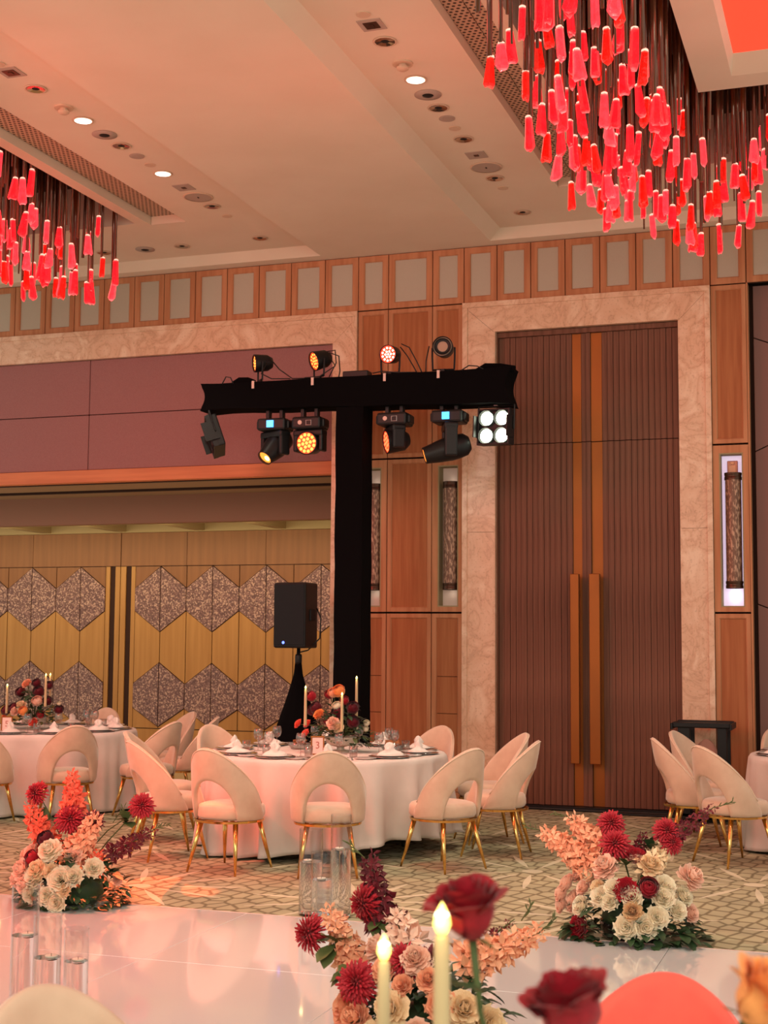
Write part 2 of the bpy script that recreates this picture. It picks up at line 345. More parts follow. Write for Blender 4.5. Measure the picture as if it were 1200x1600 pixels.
def drop_mat(name, hot, body, es, low=.45):
    # lit crystal: the lamp's glow is put into the emission, paler at ends and edges; object z runs 0 (bottom) .. 1 (top)
    m = mat(name, body, .08, trans=.75, ior=1.45, emit=body, es=es); nt = m.node_tree; b = nt.nodes['Principled BSDF']
    tc = node(nt, 'ShaderNodeTexCoord'); sx = node(nt, 'ShaderNodeSeparateXYZ'); nt.links.new(tc.outputs['Generated'], sx.inputs[0])
    nz = node(nt, 'ShaderNodeTexNoise'); nz.inputs['Scale'].default_value = 22; nt.links.new(tc.outputs['Object'], nz.inputs['Vector'])
    cr = node(nt, 'ShaderNodeValToRGB'); e = cr.color_ramp.elements
    e[0].position = 0; e[0].color = (*[c*1.0 for c in hot], 1); e[1].position = 1; e[1].color = (1,.42,.30,1)
    k = e.new(.06); k.color = (*body, 1); k = e.new(.93); k.color = (*body, 1)
    lw = node(nt, 'ShaderNodeLayerWeight'); lw.inputs[0].default_value = .35
    ed = math_n(nt, 'POWER', lw.outputs['Facing'], 2.5, True)
    mx = node(nt, 'ShaderNodeMixRGB'); nt.links.new(ed, mx.inputs[0]); nt.links.new(cr.outputs[0], mx.inputs[1]); mx.inputs[2].default_value = (1, .20, .17, 1)
    nt.links.new(sx.outputs[2], cr.inputs[0]); nt.links.new(mx.outputs[0], b.inputs['Emission Color'])
    st = math_n(nt, 'MULTIPLY', math_n(nt, 'ADD', math_n(nt, 'ADD', math_n(nt, 'MULTIPLY', nz.outputs[0], 1.1), math_n(nt, 'MULTIPLY', ed, 1.0)), low-.1), es)
    nt.links.new(st, b.inputs['Emission Strength'])
    bn = node(nt, 'ShaderNodeBump'); bn.inputs['Strength'].default_value = .8; bn.inputs['Distance'].default_value = .01
    nt.links.new(nz.outputs[0], bn.inputs['Height']); nt.links.new(bn.outputs[0], b.inputs['Normal'])
    return m
M_drops = [drop_mat('red_crystal', (1,.22,.2), (1,.016,.028), .95, .2), drop_mat('pink_crystal', (1,.34,.3), (1,.06,.08), .85, .25), drop_mat('deep_red_crystal', (1,.12,.08), (.75,.012,.006), .7, .2)]
M_dropcap = mat('crystal_cap_light', (1,.5,.4), .3, emit=(1,.40,.30), es=1.6)

# ================================================================== SETTING
def setting(name, mb, m, label, cat, **k):
    o = part(name, mb, m, None, **k); o['label'] = label; o['category'] = cat; return struct(o)
YW = 13.83
floor = setting('floor', MB().box(-11.6, 2.4, -3.0, YW+.03, -.05, 0), M_carpet, 'beige patterned banquet carpet with fish-scale lines and leaf bursts', 'floor')
foyer_floor = setting('floor', MB().box(-15.0, -4.6, YW+.03, 17.2, -.05, -.002), M_foyer, 'pale polished foyer floor beyond the wide opening', 'floor')
# ---- ceiling: flat central band, two raised trays with slots for vents and chandeliers
ZC, ZT = 5.735, 5.84
cm = MB()
cm.box(-5.45, -3.584, -3, YW+.25, ZC, ZC+.3)
cm.box(-11.6, -5.45, 13.67, YW+.25, ZC, ZC+.3); cm.box(-3.584, 2.4, 13.67, YW+.25, ZC, ZC+.3)
T = .35
# chamfered tray edges
cm.add([(-3.584,-3,ZC),(-3.46,-3,ZT),(-3.46,13.60,ZT),(-3.584,13.67,ZC),(2.4,13.60,ZT),(2.4,13.67,ZC)], [(0,1,2,3),(3,2,4,5)])
cm.add([(-5.45,-3,ZC),(-5.50,-3,ZT),(-5.50,13.60,ZT),(-5.45,13.67,ZC),(-11.6,13.60,ZT),(-11.6,13.67,ZC)], [(0,1,2,3),(3,2,4,5)])
# right tray soffits
cm.box(-3.47, -2.63, -3, 13.62, ZT, ZT+T); cm.box(-2.63, 2.4, 12.52, 13.62, ZT, ZT+T)
cm.box(-2.32, -2.20, -3, 12.52, ZT, ZT+T); cm.box(-2.20, 2.4, 12.29, 12.52, ZT, ZT+T)
cm.box(-2.63, -2.32, -3, 12.52, ZT+.10, ZT+T)
# left tray soffits
cm.box(-6.42, -5.49, -3, 13.62, ZT, ZT+T); cm.box(-11.6, -6.42, 12.45, 13.62, ZT, ZT+T)
cm.box(-6.95, -6.82, -3, 12.45, ZT, ZT+T); cm.box(-11.6, -6.95, 12.35, 12.45, ZT, ZT+T)
cm.box(-6.82, -6.42, -3, 12.45, ZT+.10, ZT+T)
ceiling = setting('ceiling', cm, M_ceil, 'cream ballroom ceiling with flat centre band and raised trays', 'ceiling')
# wells the chandelier rods hang in
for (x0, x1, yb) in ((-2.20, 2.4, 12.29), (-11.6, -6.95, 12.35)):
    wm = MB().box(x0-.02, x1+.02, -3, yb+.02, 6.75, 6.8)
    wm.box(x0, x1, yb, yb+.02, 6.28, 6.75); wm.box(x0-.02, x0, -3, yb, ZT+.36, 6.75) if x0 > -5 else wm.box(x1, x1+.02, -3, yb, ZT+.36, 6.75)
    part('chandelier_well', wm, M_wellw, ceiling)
    part('well_fascia', MB().box(x0, x1, yb+.001, yb+.02, ZT+.3, 6.28), M_ceil, ceiling)
# coffers in the middle of each chandelier
for (x0, x1) in ((-1.14, 1.9), (-11.0, -8.02)):
    sm = MB(); y0, y1 = 2.5, 10.62
    sm.box(x0, x0+.27, y0, y1, ZT, ZT+.3); sm.box(x1-.27, x1, y0, y1, ZT, ZT+.3)
    sm.box(x0+.27, x1-.27, y1-.24, y1, ZT, ZT+.3); sm.box(x0+.27, x1-.27, y0, y0+.24, ZT, ZT+.3)
    a, b_, c_, d_ = x0+.27, x1-.27, y0+.24, y1-.24
    a2, b2, c2, d2 = a+.035, b_-.035, c_+.035, d_-.25
    sm.add([(a,c_,ZT),(b_,c_,ZT),(b_,d_,ZT),(a,d_,ZT),(a2,c2,ZT+.07),(b2,c2,ZT+.07),(b2,d2,ZT+.07),(a2,d2,ZT+.07)], [(0,4,5,1),(1,5,6,2),(2,6,7,3),(3,7,4,0)])
    o = part('coffer_frame', sm, M_ceil, ceiling)
    part('glowing_panel', MB().box(a2, b2, c2, d2, ZT+.07, ZT+.12), M_redp, o, label='flat red glowing ceiling panel')
# vents
for (x0, x1, y1, lab) in ((-2.625, -2.325, 12.50, 'long perforated slot grille beside the larger red chandelier'), (-6.815, -6.425, 12.43, 'long perforated slot grille beside the smaller red chandelier')):
    o = empty('air_grille', (0, 0, 0), lab, 'vent')
    part('grille_strip', MB().box(x0, x1-.16 if x0 > -5 else x1, -2.9, y1, ZT+.085, ZT+.098), M_perf, o)
    if x0 > -5: part('grille_strip', MB().box(x1-.145, x1, -2.9, y1, ZT+.075, ZT+.09), M_perf, o)
    part('end_plate', MB().box(x0, x1, y1, y1+.015, ZT, ZT+.09), M_ceil, o)

# ---- back wall
back = setting('wall_back', MB().box(-11.6, -5.1, YW+.16, YW+.22, 3.45, ZC).box(-5.10, -3.58, YW+.20, YW+.24, 0, ZC).box(-3.6, -1.68, YW+.2, YW+.24, 4.80, ZC)
               .box(-1.70, 2.4, YW+.20, YW+.24, 0, ZC).box(-11.6, 2.4, YW+.02, YW+.05, 5.14, ZC), M_gap, 'timber-panelled back wall of the ballroom', 'wall')
def wood_panel(x0, x1, z0, z1, inset=M_woodi, wd=.05, fm=M_woodp, y=YW, mids=()):
    g = .004
    o = part('wood_panel', MB().ring(x0+g, x1-g, z0+g, z1-g, wd, y, y+.04, .01), fm, back)
    zs = [z0+wd]+list(mids)+[z1-wd]
    for a, b_ in zip(zs[:-1], zs[1:]):
        e = .003 if mids else 0
        part('inset', MB().box(x0+wd-.001, x1-wd+.001, y+.016, y+.03, a+e, b_-e), inset, o)
    return o
fx = [-11.45,-11.06,-10.67,-10.28,-9.90,-9.52,-9.145,-8.765,-8.36,-7.97,-7.58,-7.19,-6.80,-6.41,-6.02,-5.63,-5.24]
fx = [-11.30,-10.91,-10.52,-10.13,-9.74,-9.345,-8.935,-8.55,-8.165,-7.775,-7.40,-7.01,-6.62,-6.235,-5.853,-5.457,-5.075,-4.735,-4.246,-3.904,-3.550,-3.195,-2.838,-2.483,-2.120,-1.757,-1.395,-1.052,-.70,-.34,.02,.38,.74,1.10,1.46]
for a, b_ in zip(fx[:-1], fx[1:]): wood_panel(a, b_, 5.14, 5.733, M_silver, .068)
# wood pilaster columns between the opening and the door
cols = [(-5.075,-4.735), (-4.735,-4.246), (-4.246,-3.915)]
for i, (a, b_) in enumerate(cols):
    wood_panel(a, b_, 3.545, 5.136)
    wood_panel(a, b_, .12, 1.925, mids=(.905, 1.28) if i != 1 else ())
wood_panel(-4.735, -4.246, 1.935, 3.535)
wood_panel(-1.398, -1.055, 3.565, 5.136); wood_panel(-1.398, -1.055, .12, 1.925)
part('skirting', MB().box(-5.075, -3.915, YW-.006, YW+.04, 0, .12).box(-1.398, -1.055, YW-.006, YW+.04, 0, .12), M_woodp, back)
part('pilaster_edge', MB().box(-1.056, -1.04, YW+.001, YW+.16, 0, 5.14), M_woodp, back)
def niche(x0, x1, z0, z1, cx0, cx1, cz0, cz1, lab, back_mat, box=False):
    # panel with a window cut in it, deep lined recess, woven tube sconce standing proud of the back plate
    o = MB()
    for (a, b_, c_, d_) in ((cx0, x0, cz0, cz1), (x1, cx1, cz0, cz1), (x0, x1, cz0, z0), (x0, x1, z1, cz1)):
        o.box(a+.004 if a == cx0 else a, b_-.004 if b_ == cx1 else b_, YW, YW+.03, c_+(.004 if c_ == cz0 else 0), d_-(.004 if d_ == cz1 else 0))
    pn = part('niche_panel', o, M_woodp, back)
    part('niche_lining', MB().box(x0, x0+.012, YW+.004, YW+.17, z0, z1).box(x1-.012, x1, YW+.004, YW+.17, z0, z1).box(x0+.012, x1-.012, YW+.004, YW+.17, z0, z0+.012).box(x0+.012, x1-.012, YW+.004, YW+.17, z1-.012, z1), M_green, pn)
    part('back_plate', MB().box(x0+.012, x1-.012, YW+.155, YW+.165, z0+.012, z1-.012), back_mat, pn)
    c = (x0+x1)/2+.012; s = empty('wall_sconce', (c, YW+.062, 2.165), lab, 'wall light')
    H = 1.12
    part('woven_shade', MB().lathe([(.076,0),(.076,H)], 24), M_weave, s, smooth=True, angle=True)
    for zz in (.0, H-.07):
        part('collar', MB().lathe([(.078,zz),(.083,zz),(.083,zz+.025),(.080,zz+.03),(.080,zz+.045),(.083,zz+.05),(.083,zz+.07),(.078,zz+.07)], 24), M_darkbronze, s, smooth=True, angle=True)
    part('bracket', MB().box(-.015, .015, .06, .092, .1, .14).box(-.015, .015, .06, .092, .95, .99), M_darkbronze, s)
    light('AREA', 'niche_strip_lamp', (c, YW+.10, (z0+z1)/2-(.07 if box else 0)), (c, YW+1, (z0+z1)/2-(.07 if box else 0)), 1.0 if box else .4, (.92,.86,1.0) if box else (1,.86,.70), .05, 1.22)
    if box:
        e = empty('sensor_box', (c-.008, YW+.135, 3.345), 'small copper-toned box above the sconce in the bright niche', 'fixture')
        part('casing', MB().box(-.05, .05, -.03, .02, -.065, .065), M_copper, e, bevel=.006)
        part('lens', MB().box(-.034, .034, -.038, -.031, -.05, .02).box(-.018, .018, -.045, -.031, .03, .052), M_copper2, e, bevel=.003)
M_weave = mat('woven_bronze_shade', S(122,88,72), .5, .3, col2=S(188,150,126), nscale=60, stretch=(1,1,.35), ramp=(.48,.6), bump=.5)
M_darkbronze = mat('dark_bronze', S(84,58,46), .35, .7)
M_copper = mat('copper_casing', S(190,120,100), .35, .3); M_copper2 = mat('copper_lens', S(236,170,130), .2)
M_plate = mat('backlit_lavender_plate', S(226,214,226), .6, emit=S(206,186,214), es=.75); M_plate2 = mat('backlit_warm_plate', S(200,180,166), .6, emit=S(190,150,130), es=.22)
niche(-5.01, -4.80, 1.99, 3.45, -5.075, -4.735, 1.935, 3.535, 'woven tube sconce in the niche nearest the lighting tower column', M_plate2)
niche(-4.18, -3.96, 1.99, 3.45, -4.246, -3.915, 1.935, 3.535, 'woven tube sconce in the niche just left of the slatted door', M_plate2)
niche(-1.335, -1.11, 1.985, 3.475, -1.398, -1.055, 1.935, 3.555, 'woven tube sconce in the brightly lit niche right of the slatted door', M_plate, True)

# marble surrounds
def surround(name, x0, x1, xi0, xi1, zo, zi, label, left=True, deep=.2):
    o = struct(empty(name, (0, 0, 0), label, 'trim'))
    e = .055
    zt_ = min(zo-e, zi+abs(xi1-(x1-e)))
    def slab(poly): part('marble_slab', MB().prism(poly, YW-.012, YW+.05), M_marble, o)
    zsplit = 2.75
    for (a, b_, ai, bi, on) in ((x0, xi0, x0+e, xi0, left), (x1, xi1, x1-e, xi1, True)):
        if not on: continue
        lo, hi = min(a, b_), max(a, b_)
        g = .0015
        for (za, zb) in ((0, zsplit-g), (zsplit+g, None)):
            if zb is None: slab([(ai, za), (b_, za), (b_, zi-g*2), (ai, zt_-g*2)])
            else: slab([(ai, za), (b_, za), (b_, zb), (ai, zb)])
        part('outer_band', MB().box(min(a, ai), max(a, ai), YW-.03, YW+.05, 0, zo-e), M_marble, o, bevel=.004)
        part('reveal', MB().box(min(b_, b_+(.012 if b_ > a else -.012)), max(b_, b_+(.012 if b_ > a else -.012)), YW-.008, YW+deep, 0, zi), M_marble, o)
    xa = x0+e if left else x0; xb = x1-e
    poly = [(xi0 if left else x0, zi), (xi1, zi), (xb, zt_), (xa if left else x0, zt_)]
    n = 3 if x1-x0 > 3 else 1
    part('marble_slab', MB().prism(poly, YW-.012, YW+.05), M_marble, o)
    part('outer_band', MB().box(x0, x1, YW-.03, YW+.05, zo-e, zo), M_marble, o, bevel=.004)
    if zt_ < zo-e: part('marble_filler', MB().box(xa, xb, YW-.012, YW+.05, zt_, zo-e), M_marble, o)
    return o
surround('trim_1', -3.915, -1.398, -3.582, -1.700, 5.138, 4.818, 'cream marble surround framing the tall slatted door')
surround('trim_2', -11.5, -5.078, -11.2, -5.348, 5.138, 4.810, 'cream marble surround framing the wide opening and mauve fabric', left=False)
# fabric infill and timber lintel over the opening
xs = [-11.5, -8.35, -5.348]
for a, b_ in zip(xs[:-1], xs[1:]):
    for c_, d_ in ((3.545, 4.178), (4.178, 4.812)):
        part('fabric_panel', MB().box(a+.004, b_-.004, YW+.05, YW+.09, c_+.004, d_-.004), M_fabric, back, bevel=.006)
part('lintel', MB().box(-11.5, -5.348, YW+.035, YW+.16, 3.405, 3.545), M_rail, back, bevel=.003)
# dark fabric wall to the right of the pilaster with slanting seams
fw = setting('wall_right', MB().box(-1.04, 2.4, YW+.17, YW+.2, 0, 5.14), M_gap, 'brown fabric wall right of the last timber pilaster', 'wall')
def fpan(poly): part('fabric_panel', MB().prism(poly, YW+.12, YW+.17), M_fabric_dark, fw, bevel=.005)
fpan([(-1.0,4.30),(-1.0,5.13),(-.30,5.13),(-.30,4.70)] if 0 else [(-1.0,4.62),(-1.0,5.13),(1.2,5.13),(1.2,4.98),(-.45,4.40)])
fpan([(-1.0,3.50),(-1.0,4.61),(-.46,4.39),(.0,3.95)]); fpan([(-.44,4.385),(1.2,4.97),(1.2,3.6),(.02,3.94)])
fpan([(-1.0,2.02),(-1.0,3.49),(.0,3.94),(.0,1.62)]); fpan([(.01,1.62),(.01,3.93),(1.2,3.59),(1.2,1.3)])
fpan([(-1.0,.1),(-1.0,2.01),(.0,1.61),(.0,.1)]); fpan([(.01,.1),(.01,1.61),(1.2,1.29),(1.2,.1)])

# ---- slatted double door
door = struct(empty('door_1', (0, 0, 0), 'tall walnut slatted double door with long brass pulls', 'door'))
part('door_frame', MB().box(-3.58, -1.70, YW+.06, YW+.2, 4.765, 4.815).box(-3.58, -3.555, YW+.06, YW+.2, 0, 4.765).box(-1.725, -1.70, YW+.06, YW+.2, 0, 4.765), M_slat, door)
part('door_backing', MB().box(-3.56, -1.72, YW+.145, YW+.18, 0, 4.77), M_gap, door)
slat_me = {}
def slat(x0, x1, z0, z1, d):
    k = (round(x1-x0, 3), z0)
    if k not in slat_me: slat_me[k] = MB().box(0, x1-x0, 0, .04, z0, z1).mesh('slat', M_slat)
    part('slat', slat_me[k], None, door, loc=(x0, YW+.10-d, 0))
strips = [(-2.790, -2.700), (-2.600, -2.490)]
def run(x0, x1, n):
    wdt = (x1-x0)/n
    for i in range(n):
        a = x0+i*wdt
        d = (.0, .012, .004)[i % 3]
        slat(a+.002, a+wdt-.002, .03, 3.648, d); slat(a+.002, a+wdt-.002, 3.656, 4.763, d)
run(-3.553, -2.792, 13); run(-2.698, -2.602, 2); run(-2.488, -1.727, 13)
for (a, b_), lz in zip(strips, (2.315, 2.313)):
    part('brass_strip', MB().box(a, b_, YW+.108, YW+.125, 3.656, 4.763), M_brass, door)
    part('brass_strip', MB().box(a, b_, YW+.118, YW+.13, .03, 3.648), M_brass, door)
for a, b_ in ((-2.795, -2.708), (-2.605, -2.500)):
    h = part('pull_handle', MB().box(a, b_, YW-.045, YW+.02, .452, 2.315), M_brass, door, bevel=.006)
    part('standoff', MB().box(a+.02, b_-.02, YW+.02, YW+.12, .6, .65).box(a+.02, b_-.02, YW+.02, YW+.12, 2.1, 2.15), M_brass, h)

# ---- foyer beyond the opening
YH = 17.0; k_ = 17/15.4
def kz(z): return 1.65+(z-1.65)*k_
fb = setting('wall_foyer', MB().box(-15.0, -5.0, YH+.02, YH+.08, 0, 3.4), M_gap, 'golden veneered foyer partition with speckled stone hexagons', 'wall')
def hexcol(x0, x1, tip_right):
    g = .006
    a, b_ = x0+g, x1-g
    T1, Sh1, T2, Sh2 = kz(2.525), kz(2.265), kz(1.73), kz(1.98)
    T3, Sh3, T4, Sh4 = kz(1.35), kz(1.10), kz(.58), kz(.80)
    def p(name, zl0, zr0, zl1, zr1, m, y):
        g2 = .006
        part(name, MB().prism([(a, zl0+g2), (b_, zr0+g2), (b_, zr1-g2), (a, zl1-g2)], y, YH+.02), m, fb)
    def lr(tip, sh): return (sh, tip) if tip_right else (tip, sh)
    p('veneer_piece', *lr(T1, Sh1), kz(2.53)+.004, kz(2.53)+.004, M_hexhead, YH)
    p('stone_piece', *lr(T2, Sh2), *lr(T1, Sh1), M_speck, YH-.012)
    p('veneer_piece', *lr(T3, Sh3), *lr(T2, Sh2), M_hexwood, YH)
    p('stone_piece', *lr(T4, Sh4), *lr(T3, Sh3), M_speck, YH-.012)
    p('veneer_piece', kz(.555), kz(.555), *lr(T4, Sh4), M_hexwood, YH)
def kx(x): return x*k_
hw = kx(.3525)
x = kx(-8.55)
for i in range(12): hexcol(x+i*hw, x+(i+1)*hw, i % 2 == 0)
x = kx(-8.965)
for i in range(13): hexcol(x-(i+1)*hw, x-i*hw, i % 2 == 1)
hx = [kx(-8.965)-12*hw, kx(-8.965)-9*hw, kx(-8.965)-6*hw, kx(-8.965)-3*hw, kx(-8.762)]
for a, b_ in list(zip(hx[:-1], hx[1:]))+[(kx(-8.756), kx(-7.85)), (kx(-7.85), kx(-6.8)), (kx(-6.8), kx(-5.75)), (kx(-5.75), -5.02)]:
    part('header_panel', MB().box(a+.003, b_-.003, YH, YH+.02, kz(2.53)+.008, 3.10), M_hexhead, fb)
for a, b_ in list(zip(hx[:-2], hx[1:-1]))+[(kx(-8.55), kx(-7.85)), (kx(-7.85), kx(-6.8)), (kx(-6.8), -5.02)]:
    part('dado_panel', MB().box(a+.003, b_-.003, YH, YH+.02, .02, kz(.555)-.006), M_hexwood, fb)
for a, b_, m, y in ((-8.965,-8.905,M_hexwood,YH),(-8.905,-8.832,M_gap,YH+.015),(-8.832,-8.764,M_hexwood,YH),(-8.756,-8.68,M_hexwood,YH),(-8.68,-8.608,M_gap,YH+.015),(-8.608,-8.55,M_hexwood,YH)):
    part('pull_recess' if m is M_gap else 'edge_stile', MB().box(kx(a)+.002, kx(b_)-.002, y, YH+.02, .02, kz(2.53)), m, fb)
fc = setting('ceiling', MB().box(-15, -4.9, YW+.2, 15.5, 3.42, 3.5), M_olive, 'dim foyer ceiling seen through the opening', 'ceiling')
part('bulkhead', MB().box(-15, -4.9, 15.5, 15.6, 3.075, 3.5).box(-15, -4.9, 15.6, YH+.08, 3.36, 3.45), M_mauve2, fc)
part('partition_track', MB().box(-15, -5.35, 14.80, 14.88, 3.395, 3.425).box(-15, -5.35, YW+.17, YW+.25, 3.40, 3.425), M_gap, fc)
part('cornice', MB().box(-15, -4.9, 15.6, 15.68, 3.075, 3.36).box(-15, -4.9, 16.9, 17.0, 3.08, 3.36), M_green, fc)
for i in range(9):
    xx = -14.4+i*1.18
    part('ceiling_fin', MB().box(xx, xx+.14, 15.68, 16.9, 3.09, 3.36), M_green, fc)
setting('wall_foyer_side', MB().box(-5.1, -5.0, YW+.24, YH+.02, 0, 3.5), M_mauve2, 'short return wall at the end of the foyer', 'wall')

# ---- runway
rw = setting('dance_floor', MB(), None, 'glossy white acrylic runway laid across the carpet', 'dance floor') if 0 else struct(empty('dance_floor', (0,0,0), 'glossy white acrylic runway laid across the carpet', 'dance floor'))
rx = [-9.8,-8.55,-7.3,-6.05,-4.8,-3.55,-2.3,-1.05,.2,1.45]
ry = [5.30, 6.56, 7.84]
for a, b_ in zip(rx[:-1], rx[1:]):
    for c_, d_ in zip(ry[:-1], ry[1:]):
        part('acrylic_panel', MB().box(a+.0015, b_-.0015, c_+.0015, d_-.0015, .0, .016), M_runway, rw, bevel=.002)
part('edge_trim', MB().box(-9.8, 1.45, 7.84, 7.85, 0, .018).box(-9.8, 1.45, 5.29, 5.30, 0, .018), M_label, rw)

# ---- ceiling fixtures
M_ref = mat('downlight_reflector', S(190,170,150), .12, .9)
M_lampglow = mat('lit_downlight', (1,.95,.85), .4, emit=(1,.95,.85), es=1.7)
M_fix = mat('fixture_off_white', S(214,186,160), .7); M_fixg = mat('speaker_mesh_grey', S(180,160,146), .8, bump=.3, nscale=200)
M_hole = mat('fixture_hole', (.01,.008,.006), .8)
rows = {'left': (-5.945, 'ceiling strip above the foyer opening side'), 'right': (-3.12, 'ceiling strip right of the centre band')}
def place_fix(kind, x, y, label):
    cat = {'downlight':'downlight','lit':'downlight','smoke':'smoke detector','eye':'downlight','disc':'cover plate','plate':'speaker','square':'sprinkler plate','speaker':'speaker'}[kind]
    nm = {'downlight':'recessed_downlight','lit':'recessed_downlight','smoke':'smoke_detector','eye':'eyeball_downlight','disc':'cover_disc','plate':'small_ceiling_speaker','square':'square_ceiling_plate','speaker':'ceiling_speaker'}[kind]
    o = empty(nm, (x, y, ZT), label, cat)
    if kind in ('downlight', 'lit'):
        part('trim_ring', MB().lathe([(.072,.0),(.086,-.001),(.086,-.006),(.074,-.007),(.070,-.002)], 28, caps=False), M_fix, o, smooth=True)
        part('reflector', MB().lathe([(.071,-.0085),(.030,-.0025)], 11, caps=False), M_lampglow if kind == 'lit' else M_ref, o, smooth=False)
        part('lamp', MB().lathe([(.0,-.001),(.031,-.001)], 11, caps=False), M_lampglow if kind == 'lit' else M_hole, o)
        bpy.data.objects[o.children[-1].name].location.z = -.002
    elif kind == 'smoke':
        part('base', MB().lathe([(.0,0),(.075,0),(.075,-.012),(.0,-.012)], 24), M_fix, o, smooth=True, angle=True)
        part('sensor_head', MB().lathe([(.03,-.012),(.03,-.03),(.045,-.032),(.045,-.045),(.03,-.055),(0,-.055)], 24), M_fix, o, smooth=True, angle=True)
    elif kind == 'eye':
        part('trim_ring', MB().lathe([(.045,-.001),(.105,-.001),(.105,-.006),(.045,-.010)], 28, caps=False), M_fixg, o, smooth=True)
        part('eyeball', MB().lathe([(0,-.012),(.03,-.011),(.046,-.003)], 24), M_hole, o, smooth=True)
    elif kind == 'disc':
        part('plate', MB().lathe([(0,0),(.05,0),(.05,-.006),(0,-.008)], 24), M_fix, o, smooth=True, angle=True)
    elif kind == 'plate':
        part('plate', MB().lathe([(0,0),(.066,0),(.066,-.006),(.05,-.008),(0,-.008)], 24), M_fixg, o, smooth=True, angle=True)
        part('mesh_cover', MB().lathe([(0,-.0085),(.045,-.0085),(.045,-.010),(0,-.010)], 24), M_fixg, o)
    elif kind == 'speaker':
        part('trim_ring', MB().lathe([(.128,0),(.142,0),(.142,-.008),(.128,-.009)], 36, caps=False), M_fix, o, smooth=True)
        part('mesh_cover', MB().lathe([(0,-.004),(.13,-.004),(.13,-.006),(0,-.007)], 36), M_fixg, o)
        part('badge', MB().box(-.006, .006, -.014, .014, -.0105, -.008), M_hole, o)
    elif kind == 'square':
        part('plate', MB().box(-.085, .085, -.085, .085, -.006, 0), M_fixg, o, bevel=.002)
        part('nozzle', MB().box(-.05, .05, -.05, .05, -.009, -.006).box(-.016, .016, -.02, .02, -.013, -.009), M_darkbronze, o) if y < 9.5 else part('nozzle', MB().box(-.02, .02, -.02, .02, -.010, -.006), M_darkbronze, o)
L, Rr = -5.945, -3.12
ls = 'on the ceiling strip nearest the smaller chandelier'; rs = 'on the ceiling strip nearest the larger chandelier'
for k, x, y, lab in (
    ('disc', L, 8.49, 'small round cover nearest the camera '+ls), ('square', L, 8.65, 'square plate nearest the camera '+ls),
    ('downlight', L, 8.98, 'unlit downlight before the smoke detector '+ls), ('smoke', L, 9.38, 'round smoke detector '+ls),
    ('lit', L, 9.67, 'bright lit downlight beside the smoke detector '+ls), ('eye', L, 10.01, 'wide ring eyeball fixture with black centre '+ls),
    ('downlight', L, 10.29, 'unlit downlight beyond the eyeball fixture '+ls), ('plate', L, 10.56, 'small grey round plate '+ls),
    ('disc', L, 10.80, 'small round cover beyond the grey plate '+ls), ('lit', L, 11.04, 'bright lit downlight before the square plate '+ls),
    ('square', L, 11.455, 'square plate beside the large round speaker '+ls), ('speaker', L, 11.75, 'large round speaker '+ls),
    ('downlight', L, 12.05, 'unlit downlight beyond the large speaker '+ls), ('disc', L, 12.39, 'small round cover beyond the large speaker '+ls),
    ('downlight', L, 13.19, 'unlit corner downlight near the back wall '+ls), ('downlight', -6.87, 13.22, 'unlit downlight behind the smaller chandelier near the back wall'),
    ('eye', -7.31, 13.21, 'black-eyed fixture behind the smaller chandelier near the back wall'), ('downlight', -7.8, 13.19, 'unlit downlight seen through the rods of the smaller chandelier'),
    ('disc', Rr, 8.55, 'small round cover nearest the camera '+rs), ('square', Rr, 8.72, 'square plate nearest the camera '+rs),
    ('downlight', Rr, 9.0, 'unlit downlight before the smoke detector '+rs), ('smoke', Rr, 9.40, 'round smoke detector '+rs),
    ('lit', Rr, 9.71, 'bright lit downlight beside the smoke detector '+rs), ('eye', Rr, 10.02, 'wide ring eyeball fixture with black centre '+rs),
    ('downlight', Rr, 10.30, 'unlit downlight beyond the eyeball fixture '+rs), ('plate', Rr, 10.54, 'small grey round plate '+rs),
    ('disc', Rr, 10.77, 'small round cover beyond the grey plate '+rs), ('downlight', Rr, 11.03, 'silvery downlight before the square plate '+rs),
    ('square', Rr, 11.44, 'square plate beside the large round speaker '+rs), ('speaker', Rr, 11.77, 'large round speaker '+rs),
    ('downlight', Rr, 12.08, 'dark downlight beyond the large speaker '+rs), ('disc', Rr, 12.38, 'small round cover beyond the large speaker '+rs),
    ('downlight', Rr, 13.16, 'unlit corner downlight near the back wall '+rs), ('downlight', -2.24, 13.185, 'unlit downlight under the larger chandelier edge near the back wall'),
    ('eye', -1.77, 13.21, 'black-eyed fixture behind the larger chandelier near the back wall')):
    place_fix(k, x, y, lab)

# ================================================================== CHANDELIERS
def drop_mesh(i, m):
    rnd = random.Random(i); n = 5+(i % 2); mb = MB(); H = rnd.uniform(.17, .25)
    w0, w1 = rnd.uniform(.022, .027), rnd.uniform(.034, .047)
    if i % 4 == 3: w1 = w0*1.1
    vs = []; sk = rnd.uniform(-.02, .02)
    for (r, z) in ((w0*.75, H), (w0, H-.008), ((w0+w1)/2, H*.5), (w1, .02), (w1*.7, .0)):
        for k in range(n):
            a = 2*PI*k/n+.3*i; rr = r*(1+.12*math.sin(3*k+i))
            vs.append((rr*math.cos(a)+sk*(1-z/H), rr*math.sin(a), z+(.012*math.sin(k*2+i) if z < .03 else 0)))
    fs = [(a*n+k, a*n+(k+1) % n, (a+1)*n+(k+1) % n, (a+1)*n+k) for a in range(4) for k in range(n)]
    fs += [tuple(range(n)), tuple(4*n+k for k in range(n))]
    return mb.add(vs, fs).mesh('glass_drop', m), H
drops = [drop_mesh(i, M_drops[(0,1,0,1,2,0,1,0)[i % 8]]) for i in range(16)]
cap_me = MB().lathe([(0,.0),(.022,.0),(.022,.010),(.012,.016),(0,.017)], 10).mesh('lamp_cap', M_dropcap, True)
